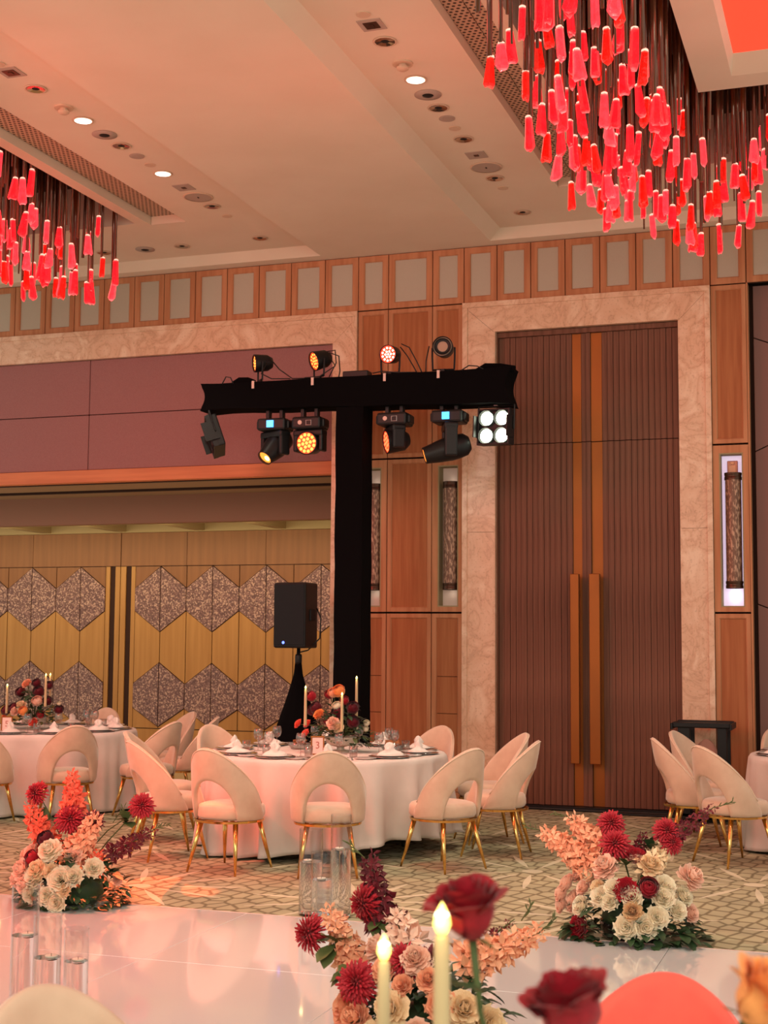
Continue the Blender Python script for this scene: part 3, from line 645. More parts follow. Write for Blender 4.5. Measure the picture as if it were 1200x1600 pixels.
rod_me = [MB().tube([(0,0,0),(0,0,1)], .013, 8).mesh('rod', M_rod, True), MB().tube([(0,0,0),(0,0,1)], .018, 8).mesh('rod', M_rod2, True), MB().tube([(0,0,0),(0,0,1)], .009, 6).mesh('rod', M_rod, True)]
for i in (3, 9): drops[i][0].materials[0] = M_drops[2]
def chandelier(name, label, spots, seed):
    rnd = random.Random(seed)
    t = empty(name, (0, 0, 6.75), label, 'chandelier')
    nr = 0
    for (x, y, zb, zt) in spots:
        mi, H = rnd.choice(drops)
        z0 = zb-6.75
        dr = part('glass_drop', mi, None, t, loc=(x, y, z0), rot=(rnd.uniform(-.07, .07), rnd.uniform(-.09, .09), rnd.uniform(0, 6)))
        r = part('rod', rod_me[rnd.choice((0,0,1,2))], None, t, loc=(x, y, z0+H), rot=(0, 0, 0))
        r.scale = (1, 1, -(z0+H)); 
        c = part('lamp_cap', cap_me, None, dr, loc=(0, 0, H-.004))
    return t
def scatter(n, regions, dmin, seed, zf):
    rnd = random.Random(seed); pts = []; tries = 0
    areas = [(b_-a)*(d_-c_) for a, b_, c_, d_ in regions]
    while len(pts) < n and tries < 40000:
        tries += 1
        a, b_, c_, d_ = rnd.choices(regions, areas)[0]
        x, y = rnd.uniform(a, b_), rnd.uniform(c_, d_)
        if all((x-p[0])**2+(y-p[1])**2 > dmin*dmin for p in pts): pts.append((x, y, zf(x, y, rnd), 6.7))
    return pts
cR = scatter(205, [(-2.12, -1.2, 6.9, 12.2), (-1.2, .0, 10.75, 12.2)], .115, 3, lambda x, y, r: 5.0+abs(r.gauss(0, .30))+(.25 if x > -.9 and r.random() < .5 else 0))
cR = [p for p in cR if p[1] > 7.2+max(0, -1.55-p[0])*2.2]
cR += [(-2.1, 8.0, 5.0, 0), (-2.05, 8.08, 5.12, 0), (-2.08, 9.0, 4.93, 0), (-2.04, 9.12, 5.08, 0), (-2.1, 10.55, 5.0, 0), (-2.02, 10.6, 5.15, 0), (-1.3, 12.2, 5.0, 0), (-1.12, 12.1, 4.98, 0)]
cR = cR[:213]
chandelier('chandelier', 'larger red crystal rod chandelier around the red ceiling panel', cR, 5)
cL = scatter(150, [(-8.05, -7.05, 8.6, 12.25), (-8.8, -8.0, 10.8, 12.25)], .12, 8, lambda x, y, r: (4.95 if y > 11 else 5.1)+abs(r.gauss(0, .30)))
cL += [(-7.1, 12.18, 5.02, 0), (-7.15, 11.8, 4.9, 0), (-7.18, 11.4, 4.86, 0), (-7.1, 11.9, 5.6, 0)]
chandelier('chandelier', 'smaller-looking red crystal rod chandelier over the number 5 table', cL, 6)
# extra bare rods, too thin and tangled to tell apart
def bare(t_name, regions, n, seed):
    rnd = random.Random(seed); mb = MB()
    for (a, b_, c_, d_) in regions:
        for i in range(n):
            x, y = rnd.uniform(a, b_), rnd.uniform(c_, d_); z = rnd.uniform(5.15, 6.0)-6.75
            mb.tube([(x, y, z), (x+rnd.uniform(-.03, .03), y+rnd.uniform(-.03, .03), 0)], rnd.choice((.008, .012, .015)), 6)
    t = [o for o in C.objects if o.name.startswith('chandelier') and o.get('category') == 'chandelier'][0 if t_name == 'R' else 1]
    part('bare_rods', mb, M_rod, t, smooth=True, kind='stuff')
bare('R', [(-2.12, -1.2, 6.5, 12.2), (-1.2, .4, 10.75, 12.2)], 130, 2)
bare('L', [(-8.0, -7.05, 7.2, 12.25), (-9.6, -8.0, 10.8, 12.25)], 80, 4)

# ================================================================== CHAIRS
def chair_shell():
    mb = MB(); n = 56; prof = 12; th = .042
    def zt(p):
        a = abs(p); e = math.radians(90)
        if a <= e: return .50+.385*max(0, math.cos(a))**.82
        return max(.372, .50-.128*((a-e)/math.radians(16)))
    def zl(p):
        a = abs(p); e = math.radians(44)
        if a >= e: return .368
        return .368+.285*math.sqrt(max(0, 1-(a/e)**2.0))
    A = math.radians(105.5)
    for i in range(n+1):
        u = -1+2*i/n; p = A*u
        z0, z1 = zl(p), zt(p)
        if z1-z0 < .012: z1 = z0+.012
        for k in range(prof):
            q = 2*PI*k/prof
            s = math.sin(q); c = math.cos(q)
            s2 = math.copysign(abs(s)**.35, s)       # superellipse: flat faces, round edges
            c2 = math.copysign(abs(c)**.8, c)
            z = (z0+z1)/2+(z1-z0)/2*s2
            lean = .085*max(0, (z-.37)/.51)**1.2*max(0, math.cos(p*.8))
            off = th/2*c2*(min(1, (z1-z0)/.06))
            rx, ry = .242+off, .240+off
            flare = 1+.05*math.sin(min(1, max(0, (z-.37)/.3))*PI/2)-.10*max(0, (z-.62)/.26)
            mb.v.append((rx*math.sin(p)*flare, -ry*math.cos(p)-lean, z))
    for i in range(n):
        for k in range(prof):
            k2 = (k+1) % prof
            mb.f.append((i*prof+k, i*prof+k2, (i+1)*prof+k2, (i+1)*prof+k))
    mb.f.append(tuple(range(prof))); mb.f.append(tuple(n*prof+k for k in range(prof)))
    return mb
def chair_seat():
    mb = MB(); n = 40
    rows = [(.0, .370), (.80, .370), (.95, .374), (1.0, .392), (1.0, .430), (.985, .452), (.93, .468), (.80, .478), (.5, .484), (0, .486)]
    for (f, z) in rows:
        for k in range(n):
            a = 2*PI*k/n; c, s = math.cos(a), math.sin(a)
            ex = .86
            x = .232*math.copysign(abs(c)**ex, c)*f; y = .238*math.copysign(abs(s)**ex, s)*f+.015
            mb.v.append((x, y, z))
    for i in range(len(rows)-1):
        for k in range(n):
            k2 = (k+1) % n; mb.f.append((i*n+k, i*n+k2, (i+1)*n+k2, (i+1)*n+k))
    return mb
def make_chair():
    t = empty('dining_chair', (0,0,0), 'x', 'chair')
    part('seat', chair_seat(), M_velvet, t, smooth=True)
    part('backrest', chair_shell(), M_velvet, t, smooth=True)
    pts = []
    for i in range(41):
        u = -1+2*i/40; p = math.radians(92)*u; z = .50+.385*max(0, math.cos(p))**.82
        lean = .085*max(0, (z-.37)/.51)**1.2*max(0, math.cos(p*.8)); fl = 1+.05*math.sin(min(1, max(0, (z-.37)/.3))*PI/2)-.10*max(0, (z-.62)/.26)
        pts.append((.258*math.sin(p)*fl, -.256*math.cos(p)-lean, z-.012))
    part('piping', MB().tube(pts, .004, 6), M_pipe, t, smooth=True)
    # gold ring under the seat
    mb = MB(); n = 44
    for (f, z) in ((.97, .350), (1.03, .351), (1.035, .366), (.97, .368)):
        for k in range(n):
            a = 2*PI*k/n; mb.v.append((.235*math.cos(a)*f, .243*math.sin(a)*f+.005, z))
    for i in range(4):
        for k in range(n):
            k2 = (k+1) % n; j = (i+1) % 4; mb.f.append((i*n+k, i*n+k2, j*n+k2, j*n+k))
    part('seat_ring', mb, M_gold, t, smooth=True, angle=True, label='polished gold ring under the seat')
    for sx in (-1, 1):
        for sy in (-1, 1):
            part('leg', MB().tube([(sx*.145, sy*.150+.005, .362), (sx*.175, sy*.19+.005, .18), (sx*.205, sy*.235+.005, .0)], [.020, .015, .008], 14), M_gold, t, smooth=True)
            part('cross_bar', MB().tube([(sx*.145, sy*.15, .356), (sx*.01, sy*.01, .352)], .008, 6), M_gold, t, smooth=True)
    return t
ch0 = make_chair(); used = [0]
def put_chair(x, y, rz, label, group):
    o = ch0 if not used[0] else copy_tree(ch0)
    used[0] = 1; o.location = (x, y, 0); o.rotation_euler = (0, 0, rz); o['label'] = label; o['group'] = group
    return o

# ================================================================== FLOWER HEADS (all built once, shared)
def patch(mb, fn, nu, nv):
    n = len(mb.v)
    for j in range(nv+1):
        for i in range(nu+1): mb.v.append(tuple(fn(-1+2*i/nu, j/nv)))
    for j in range(nv):
        for i in range(nu):
            a = n+j*(nu+1)+i; mb.f.append((a, a+1, a+nu+2, a+nu+1))
def rose_mesh(kind, m, seed=0, nu=4, nv=4):
    rnd = random.Random(seed); mb = MB()
    if kind == 'tight':
        for ri, (R, n, pol, fl) in enumerate([(.62,2,4,.10),(.70,3,15,.11),(.78,3,26,.12),(.85,4,38,.13),(.92,4,50,.14),(.99,5,66,.15)]):
            a0 = rnd.uniform(0, 6)
            for k in range(n):
                ac = a0+2*PI*k/n+rnd.uniform(-.15, .15); hw = PI/n*1.35; pj = math.radians(pol+rnd.uniform(-3, 3)); Rj = R*rnd.uniform(.98, 1.03)
                def fn(u, v, ac=ac, hw=hw, pj=pj, Rj=Rj, fl=fl):
                    top = pj+.16*u*u; th_ = 2.35-(2.35-top)*v
                    rr = Rj*(1+fl*max(0, (v-.72)/.28)**1.5+.03*u); zz = rr*math.cos(th_)
                    return (rr*math.sin(th_)*math.cos(ac+u*hw)*.92, rr*math.sin(th_)*math.sin(ac+u*hw)*.92, zz*.92)
                patch(mb, fn, nu+1, nv+1)
        mb.lathe([(.0,-.80),(.2,-.74),(.34,-.6),(.3,-.4)], 8)
        return mb.mesh('bloom', m, True, fix=False)
    rings = {'tight': [(.16,3,1.15,.9),(.30,4,1.1,.85),(.46,5,1.02,.8),(.64,5,.95,.75),(.82,6,.86,.7),(.98,6,.74,.62)],
             'open': [(.14,3,1.0,.9),(.28,4,.98,.85),(.46,5,.92,.8),(.66,6,.82,.8),(.86,7,.66,.85),(1.0,7,.50,.95)]}[kind]
    for ri, (R, n, Hh, W) in enumerate(rings):
        a0 = rnd.uniform(0, 6)
        for k in range(n):
            ac = a0+2*PI*k/n+rnd.uniform(-.1, .1); hw = PI/n*1.45*W/.8; rj = R*rnd.uniform(.95, 1.05); hj = Hh*rnd.uniform(.95, 1.04)
            curl = .10+.10*ri/5 if kind == 'tight' else .16+.3*ri/5
            def fn(u, v, ac=ac, hw=hw, rj=rj, hj=hj, curl=curl, ri=ri):
                wv = hw*math.sin(min(1, .25+v*.95)*PI*.62)
                a = ac+u*wv
                rr = rj*(.25+.75*math.sin(min(1, v*1.15)*PI/2))
                if v > .7: rr += curl*(v-.7)/.3*(.5+.5*abs(u))
                rr *= 1-.06*math.cos(u*PI/2)*(1 if ri % 2 else -.5)
                z = hj*(v**1.25)*.95-(.12*u*u if v > .6 else 0)*hj
                if v == 1: z -= .05*curl
                return (rr*math.cos(a)*.62, rr*math.sin(a)*.62, z*.92-.35)
            patch(mb, fn, nu, nv)
    mb.lathe([(.0,-.36),(.2,-.34),(.34,-.2),(.3,-.05)], 8)
    me = mb.mesh('bloom', m, True, fix=False); return me
def mum_mesh(m, seed=0, n=170):
    rnd = random.Random(seed); mb = MB()
    for i in range(n):
        f = (i+.5)/n; el = math.asin(1-1.35*f) if 1-1.35*f > -1 else -1.5; az = i*2.39996+rnd.uniform(-.1, .1)
        d = Vector((math.cos(el)*math.cos(az), math.cos(el)*math.sin(az), math.sin(el)))
        L = rnd.uniform(.82, 1.08)*(.8+.2*math.cos(el)); s = d.cross(Vector((0,0,1)));
        s = s.normalized() if s.length > .01 else Vector((1,0,0)); t = s.cross(d)
        wv = .060; droop = .18*math.cos(el); c = d.cross(s)
        pts = [d*.18, d*L*.6+t*.03*0, d*L*.9-Vector((0,0,droop*.5)), d*L-Vector((0,0,droop))]
        ws = [wv*.5, wv, wv*.9, .012]; b = len(mb.v)
        for p, q in zip(pts, ws): mb.v += [tuple(p-s*q), tuple(p-c*q*.7), tuple(p+s*q)]
        for k in range(3):
            mb.f += [(b+k*3, b+k*3+1, b+k*3+4, b+k*3+3), (b+k*3+1, b+k*3+2, b+k*3+5, b+k*3+4)]
    mb.lathe([(0,.3),(.2,.2),(.28,0),(.2,-.2),(0,-.3)], 8)
    return mb.mesh('bloom', m, True, fix=False)
def peony_mesh(m, seed=0, n=58):
    rnd = random.Random(seed); mb = MB()
    for i in range(n):
        f = (i+.5)/n; el = math.radians(88-105*f); az = i*2.39996+rnd.uniform(-.25, .25)
        d = Vector((math.cos(el)*math.cos(az), math.cos(el)*math.sin(az), math.sin(el)))
        s = d.cross(Vector((.01,.02,1))).normalized(); t = s.cross(d).normalized()
        L = rnd.uniform(.8, 1.0); W = rnd.uniform(.20, .30)*(.75+.5*f); ph = rnd.uniform(0, 6)
        def fn(u, v, d=d, s=s, t=t, L=L, W=W, ph=ph):
            wv = W*math.sin(min(1, .2+v)*PI*.6)
            return d*(L*(.25+.75*v)-.10*u*u)+s*u*wv+t*(.22*v*v*(1 if f < .5 else .6))+d*(.05*math.sin(u*4+ph) if v > .9 else 0)
        patch(mb, fn, 3, 3)
    return mb.mesh('bloom', m, True, fix=False)
def spike_mesh(m, mstem, seed=0, n=30, L=1.0, bend=.15, fl=.085, thin=1.0):
    rnd = random.Random(seed); mb = MB()
    def ax(t): return Vector((bend*t*t*L, 0, L*t))
    for i in range(n):
        t = min(.99, .10+.88*(i/n)+rnd.uniform(-.02, .02)); c = ax(t); az = i*2.4; taper = (1.05-.62*t)*thin
        d = Vector((math.cos(az), math.sin(az), .35)).normalized(); c2 = c+d*fl*(.75+rnd.uniform(-.25, .45))*taper
        s = d.cross(Vector((0,0,1))).normalized(); tt = s.cross(d)
        np_ = 5 if t < .85 else 3
        for k in range(np_):
            a = 2*PI*k/np_+rnd.uniform(-.2, .2); dd_ = (s*math.cos(a)+tt*math.sin(a)); R = fl*taper*rnd.uniform(.85, 1.1)
            side = d.cross(dd_).normalized(); b = len(mb.v)
            cu = rnd.uniform(.1, .7); mb.v += [tuple(c2-d*R*.2), tuple(c2+dd_*R*.62+side*R*.30+d*R*cu*.6), tuple(c2+dd_*R*1.15+d*R*cu), tuple(c2+dd_*R*.62-side*R*.30+d*R*cu*.6)]
            mb.f.append((b, b+1, b+2, b+3))
    me = mb.mesh('spike', m, False, fix=False); me.materials.append(mstem)
    sm = MB().tube([ax(t/6) for t in range(7)], [.007, .006, .006, .005, .004, .003, .002], 5)
    n0 = len(me.polygons); bm = bmesh.new(); bm.from_mesh(me)
    vs = [bm.verts.new(v) for v in sm.v]
    for f in sm.f:
        fc_ = bm.faces.new([vs[i] for i in f]); fc_.material_index = 1
    # wispy buds at the tip
    bm.to_mesh(me); bm.free()
    return me
def leaf_fn(mb, base, d, L, W, up=Vector((0,0,1)), droop=.25, lobes=0):
    s = d.cross(up); s = s.normalized() if s.length > .01 else Vector((1,0,0)); t = s.cross(d).normalized()
    prof = [(0,.12),(.25,.75),(.5,1),(.78,.72),(1,.02)]; b = len(mb.v)
    for (f, wv) in prof:
        p = base+d*L*f-Vector((0,0,1))*droop*L*f*f
        if lobes: wv *= 1+.35*math.sin(f*20)
        mb.v += [tuple(p-s*W*wv+t*W*.25*wv), tuple(p), tuple(p+s*W*wv+t*W*.25*wv)]
    for k in range(4): mb.f += [(b+k*3, b+k*3+1, b+k*3+4, b+k*3+3), (b+k*3+1, b+k*3+2, b+k*3+5, b+k*3+4)]
def big_rose_mesh(m):
    # upright long-stemmed rose: tall overlapping petals, outer ones rolled back at the rim
    rnd = random.Random(4); mb = MB()
    for ri, (R, n, H, fl) in enumerate([(.16,3,1.75,.0),(.28,3,1.80,.03),(.40,4,1.78,.08),(.54,4,1.72,.16),(.66,5,1.62,.26),(.76,5,1.50,.42)]):
        a0 = ri*1.1
        for k in range(n):
            ac = a0+2*PI*k/n+rnd.uniform(-.12, .12); hw = PI/n*1.5; Hj = H*rnd.uniform(.93, 1.05); ph = rnd.uniform(0, 6)
            def fn(u, v, ac=ac, hw=hw, Hj=Hj, R=R, fl=fl, ph=ph):
                wv = hw*(.55+.45*math.sin(min(1, v*1.3)*PI/2)); a = ac+u*wv
                rr = R*(.30+.70*math.sin(min(1, v*1.9)*PI/2))+.03*u
                e = max(0, (v-.68)/.32); rr += fl*e**1.6*(1+.3*math.sin(3*u+ph)); z = Hj*v-.22*Hj*abs(u)**2.5*v-fl*.38*e*e+.03*math.sin(5*u+ph)*e
                return (rr*math.cos(a), rr*math.sin(a), z-.75)
            patch(mb, fn, 8, 9)
    mb.lathe([(.0,-.80),(.2,-.76),(.30,-.62),(.26,-.45)], 12)
    return mb.mesh('bloom', m, True, fix=False)
BL = {}
def bloom(kind, col, seed=0):
    k = (kind, col, seed % 2)
    if k not in BL:
        BL[k] = {'rose': lambda: rose_mesh('tight', P[col], seed), 'open': lambda: rose_mesh('open', P[col], seed), 'mum': lambda: mum_mesh(P[col], seed), 'peony': lambda: peony_mesh(P[col], seed)}[kind]()
    return BL[k]
colname = {'white':'white','blush':'blush','peach':'peach','cream':'cream','crimson':'crimson','burgundy':'burgundy','orange':'apricot','tan':'beige','red':'deep_red','coral':'coral'}
kname = {'rose':'rose','open':'garden_rose','mum':'spider_chrysanthemum','peony':'peony'}
def head(t, kind, col, p, R, d, seed=0, stem_from=None):
    """one flower head on its stem, part of the arrangement t (local coordinates)"""
    q = Vector(d).to_track_quat('Z', 'Y').to_euler()
    o = part(colname[col]+'_'+kname[kind], bloom(kind, col, seed), None, t, loc=p, rot=q); o.scale = (R, R, R)
    if stem_from is not None:
        a = Vector(stem_from); b_ = Vector(p); m_ = (a+b_)/2+Vector((0, 0, .04))
        part('stem', MB().tube([a, m_, b_-Vector(d).normalized()*R*.2], .0035, 6), M_stem, t, smooth=True)
    return o
def foliage(t, n, rx, ry, rz, seed, z0=.05, L=.075, W=.022, m=None, low=False):
    rnd = random.Random(seed); mb = MB()
    for i in range(n):
        az = rnd.uniform(0, 2*PI); el = rnd.uniform(-.15, .55 if low else 1.3)
        p = Vector((rx*math.cos(el)*math.cos(az), ry*math.cos(el)*math.sin(az), z0+max(-.02, rz*math.sin(el))))*1.0
        d = Vector((math.cos(az), math.sin(az), rnd.uniform(-.5, .8))).normalized()
        leaf_fn(mb, p*rnd.uniform(.72, 1.0), d, L*rnd.uniform(.7, 1.2), W*rnd.uniform(.8, 1.2))
    for v in range(len(mb.v)):
        if mb.v[v][2] < .004: mb.v[v] = (mb.v[v][0], mb.v[v][1], .004)
    return part('foliage', mb, m or M_leaf, t, smooth=True, kind='stuff')
def core(t, rx, ry, rz, z0):
    mb = MB().lathe([(0, 0), (.8, 0), (1, .25), (.9, .6), (.6, .9), (0, 1)], 16)
    mb.v = [(x*rx, y*ry, z0+z*rz) for x, y, z in mb.v]
    part('moss_core', mb, M_leaf, t, smooth=True)
def spike(t, col, p0, p1, seed=0, n=30, fl=.085, bend=.12, name='delphinium_spike', thin=1.0, flip=False):
    a, b_ = Vector(p0), Vector(p1); d = b_-a; L = d.length
    me = spike_mesh(P[col], M_stem, seed, n, L, bend, fl, thin)
    q = d.to_track_quat('Z', 'Y').to_euler()
    part(name, me, None, t, loc=a, rot=q)
def twig(t, p, d, L, seed, m=None):
    rnd = random.Random(seed); mb = MB(); p = Vector(p); d = Vector(d).normalized()
    mb.tube([p, p+d*L*.5, p+d*L+Vector((0,0,-.01))], [.0025, .002, .001], 5)
    for i in range(9):
        q = p+d*L*(.15+.09*i); e = (d+Vector((rnd.uniform(-.9,.9), rnd.uniform(-.5,.5), rnd.uniform(-.6,.9)))).normalized()
        mb.tube([q, q+e*.022, q+e*.034], [.0012, .0035, .0008], 5)
    part('bud_twig', mb, m or M_leaf2, t, smooth=True)
def lobed(t, p, d, L=.1, W=.04, m=None, stem=None, n=3, seed=0):
    rnd = random.Random(seed)
    for i in range(n):
        mb = MB(); dd_ = (Vector(d)+Vector((rnd.uniform(-.7,.7), rnd.uniform(-.4,.4), rnd.uniform(-.6,.5)))).normalized()
        leaf_fn(mb, Vector((0,0,0)), dd_, L*rnd.uniform(.8,1.1), W, lobes=1)
        part('leaf', mb, m or M_leaf2, t, smooth=True, loc=p)
    if stem is not None: part('stem', MB().tube([stem, (Vector(stem)+Vector(p))/2+Vector((0,0,.02)), p], .004, 6), M_stem, t, smooth=True)

def dome(t, cx, Y0, rx, ry, rz, items, zc=.05):
    """items: (kind, colour, X, Z, R): heads on a dome, placed by world x and height on its camera side"""
    for i, (kind, col, X, Z, R) in enumerate(items):
        if kind == 'rose' and (col in ('white', 'blush', 'peach', 'cream') or i % 3 == 1): kind = 'open'; R *= 1.38
        x = X-cx; u = min(.98, math.sqrt((x/rx)**2+((Z-zc)/rz)**2))
        y = -ry*math.sqrt(1-u*u)
        d = Vector((x/rx*1.0, y/ry*1.1-.25, (Z-zc)/rz*.9+.12)).normalized()
        head(t, kind, col, (x, y, Z), R, d, i)
# ---- floor arrangement at the left end of the runway
tL = empty('floor_flower_arrangement', (-4.72, 7.82, 0.016), 'floor flowers of white roses and red chrysanthemums glowing in red light at the left', 'flower arrangement')
tL.location = (-4.72, 7.80, .018)
core(tL, .20, .18, .22, .0)
k = 1.02
dome(tL, -4.72, 7.8, .36, .33, .42, [
    ('peony','white',-4.73,.335,.088), ('open','cream',-4.70,.23,.062), ('rose','white',-4.81,.185,.070), ('rose','white',-4.82,.100,.060), ('rose','white',-4.63,.185,.070),
    ('rose','white',-4.56,.205,.060), ('open','cream',-4.60,.125,.058), ('rose','white',-4.70,.085,.058), ('rose','white',-4.64,.05,.058), ('rose','white',-4.47,.245,.058),
    ('peony','blush',-4.90,.215,.085), ('peony','cream',-4.78,.23,.070), ('rose','crimson',-4.865,.285,.055), ('rose','blush',-4.91,.32,.050), ('rose','blush',-4.98,.29,.05),
    ('rose','blush',-4.585,.315,.050), ('peony','blush',-4.86,.14,.070), ('rose','blush',-5.04,.215,.050), ('rose','blush',-5.08,.14,.055), ('peony','blush',-4.96,.15,.06), ('open','blush',-4.37,.16,.045),
    ('rose','burgundy',-4.82,.395,.055)], .05)
foliage(tL, 260, .36, .33, .30, 1, .03, .085, .026)
foliage(tL, 90, .33, .30, .10, 12, .02, .085, .026, low=True)
c0 = (0, 0, .2)
for (X, Z, col, R, y) in ((-4.965, .655, 'crimson', .085, -.05), (-4.69, .515, 'crimson', .100, -.10), (-4.56, .50, 'burgundy', .075, -.05), (-4.25, .605, 'crimson', .085, 0)):
    head(tL, 'mum', col, (X+4.72, y, Z), R, (-.35 if X < -4.8 else .35, -.8, .5), 1, c0)
spike(tL, 'coral', (.02, -.05, .50), (-.01, .0, .80), 3, 34, .062, .05)
spike(tL, 'coral', (-.10, -.10, .30), (-.27, -.12, .60), 4, 40, .065, -.1)
spike(tL, 'peach', (.06, -.16, .24), (.22, -.10, .55), 5, 50, .070, .05)
spike(tL, 'coral', (.18, -.1, .18), (.24, -.1, .34), 6, 16, .05, .05)
spike(tL, 'burgundy', (.22, -.02, .27), (.56, .0, .47), 7, 34, .055, .08, 'snapdragon_spike', .9)
lobed(tL, (.36, 0, .50), (.5, -.4, .2), .12, .05, seed=1, n=4, stem=(.1, 0, .2)); lobed(tL, (-.20, -.03, .57), (-.3, -.5, -.6), .10, .04, seed=2, n=4, m=M_leaf2)
lobed(tL, (.10, -.22, .30), (.6, -.6, .3), .09, .035, M_leaf, seed=3, n=4); lobed(tL, (.30, -.1, .20), (.9, -.4, .5), .12, .04, M_leaf, seed=5, n=4)
twig(tL, (.55, 0, .465), (.9, 0, .35), .12, 1); twig(tL, (.30, -.05, .5), (.6, 0, .8), .14, 2); twig(tL, (-.22, -.12, .28), (-1, 0, .1), .10, 3)
# ---- floor arrangement at the right end of the runway
tR = empty('floor_flower_arrangement', (-1.275, 8.02, 0), 'floor flowers of white and blush roses in a black bowl, on the right', 'flower arrangement')
part('bowl', MB().lathe([(0,.0),(.13,.0),(.17,.02),(.19,.09),(.185,.10),(.15,.10)], 32), mat('black_glossy_bowl', (.012,.010,.010), .12, coat=.5), tR, smooth=True, angle=True)
core(tR, .18, .15, .22, .06)
dome(tR, -1.275, 8.02, .36, .30, .44, [
    ('peony','blush',-1.40,.40,.085), ('rose','white',-1.50,.36,.055), ('rose','blush',-1.57,.35,.05), ('open','cream',-1.44,.31,.055), ('rose','white',-1.345,.31,.052), ('rose','white',-1.42,.265,.055),
    ('rose','white',-1.365,.245,.050), ('rose','crimson',-1.28,.31,.062), ('rose','white',-1.245,.275,.056), ('rose','white',-1.08,.33,.058), ('rose','white',-1.085,.275,.062), ('rose','red',-1.16,.32,.06),
    ('peony','blush',-.96,.36,.085), ('rose','white',-.985,.27,.052), ('rose','white',-1.01,.205,.050), ('rose','white',-1.11,.175,.060), ('peony','tan',-1.235,.20,.062), ('rose','white',-1.27,.12,.062),
    ('rose','white',-1.165,.125,.062), ('rose','white',-1.54,.195,.054), ('open','blush',-1.53,.29,.065), ('rose','blush',-1.60,.20,.06), ('rose','blush',-1.67,.235,.055), ('rose','blush',-1.67,.175,.05),
    ('rose','blush',-1.64,.29,.055), ('rose','crimson',-1.545,.085,.062), ('peony','cream',-1.16,.42,.075), ('open','blush',-1.24,.455,.05), ('rose','crimson',-1.25,.47,.055), ('rose','blush',-.95,.18,.05)], .05)
foliage(tR, 260, .36, .31, .28, 2, .03, .085, .026)
foliage(tR, 60, .40, .32, .06, 22, .03, .085, .028, low=True)
for (X, Z, R, y, dx) in ((-1.40, .625, .085, .02, .2), (-1.365, .52, .098, -.06, 0), (-1.09, .60, .082, 0, .5), (-1.06, .54, .070, -.02, .7)):
    head(tR, 'mum', 'crimson', (X+1.275, y, Z), R, (dx, -.7, .6), 1, (0, 0, .25))
spike(tR, 'peach', (-.12, -.08, .34), (-.52, -.02, .57), 11, 64, .070, -.02)
spike(tR, 'peach', (-.10, -.02, .40), (-.36, .02, .65), 12, 56, .070, -.02)
spike(tR, 'cream', (.06, -.12, .36), (.20, -.05, .52), 13, 30, .06, .1)
spike(tR, 'burgundy', (.14, 0, .50), (.45, .05, .74), 14, 34, .055, .1, 'snapdragon_spike', .8)
spike(tR, 'burgundy', (.02, 0, .42), (.06, .02, .58), 15, 18, .05, .1, 'snapdragon_spike', .8)
lobed(tR, (.10, -.02, .50), (.2, -.3, .9), .12, .035, M_leaf, seed=7, n=4); lobed(tR, (-.02, -.12, .42), (0, -.6, .6), .10, .04, M_leaf2, seed=8, n=3)
lobed(tR, (.28, -.18, .08), (.8, -.6, .1), .12, .035, M_leaf, seed=9, n=6); lobed(tR, (-.28, -.18, .08), (-.8, -.6, .1), .12, .035, M_leaf, seed=10, n=6)
twig(tR, (-.51, -.02, .57), (-1, 0, .2), .12, 4); twig(tR, (-.35, .02, .64), (-.9, 0, .25), .12, 5); twig(tR, (.44, .05, .735), (.9, 0, .3), .12, 6)
# ---- nearer arrangement in the middle
tM = empty('floor_flower_arrangement', (-1.66, 5.42, .018), 'nearest floor flowers, peach and cream blooms with spiky red chrysanthemums, behind the lit candles', 'flower arrangement')
core(tM, .18, .15, .24, .0)
dome(tM, -1.62, 5.42, .36, .30, .46, [
    ('peony','peach',-1.88,.28,.070), ('rose','peach',-1.92,.20,.075), ('peony','cream',-1.69,.245,.080), ('peony','cream',-1.43,.255,.078), ('rose','peach',-1.50,.27,.060), ('peony','blush',-1.80,.42,.065),
    ('rose','peach',-1.75,.37,.050), ('peony','blush',-1.62,.41,.070), ('open','peach',-1.66,.33,.055), ('peony','peach',-1.56,.35,.055), ('peony','peach',-1.84,.19,.075), ('peony','blush',-1.58,.17,.07),
    ('rose','peach',-1.50,.14,.06), ('peony','cream',-1.75,.13,.08), ('peony','blush',-1.40,.40,.05), ('rose','cream',-1.34,.20,.06), ('open','cream',-1.62,.07,.07), ('rose','peach',-1.95,.09,.06)], .05)
head(tM, 'mum', 'crimson', (-.235, -.20, .315), .090, (-.1, -.9, .3), 1); head(tM, 'mum', 'crimson', (-.055, -.16, .40), .078, (0, -.8, .5), 0); head(tM, 'mum', 'burgundy', (.05, -.14, .40), .07, (.3, -.8, .4), 1)
head(tM, 'mum', 'crimson', (-.50, -.02, .445), .085, (-.6, -.6, .2), 0, (-.1, 0, .3)); head(tM, 'mum', 'crimson', (-.265, -.03, .585), .080, (-.6, -.6, -.1), 1, (-.05, 0, .35))
spike(tM, 'burgundy', (-.18, 0, .46), (-.28, .0, .76), 21, 44, .058, -.15, 'snapdragon_spike', .95)
spike(tM, 'peach', (-.28, -.05, .30), (-.42, -.02, .56), 22, 44, .055, .1)
spike(tM, 'peach', (.10, -.08, .36), (.46, -.02, .52), 23, 60, .060, .1)
spike(tM, 'blush', (-.06, -.06, .40), (-.14, -.04, .56), 24, 20, .06, .1)
spike(tM, 'burgundy', (.14, 0, .40), (.33, .02, .55), 25, 16, .04, .1, 'snapdragon_spike', .7)
lobed(tM, (-.38, -.05, .42), (-.3, -.6, .2), .11, .045, M_leaf2, seed=11, n=5, stem=(-.1, 0, .3)); lobed(tM, (-.27, -.1, .35), (-.4, -.7, .0), .11, .045, M_leaf2, seed=12, n=4)
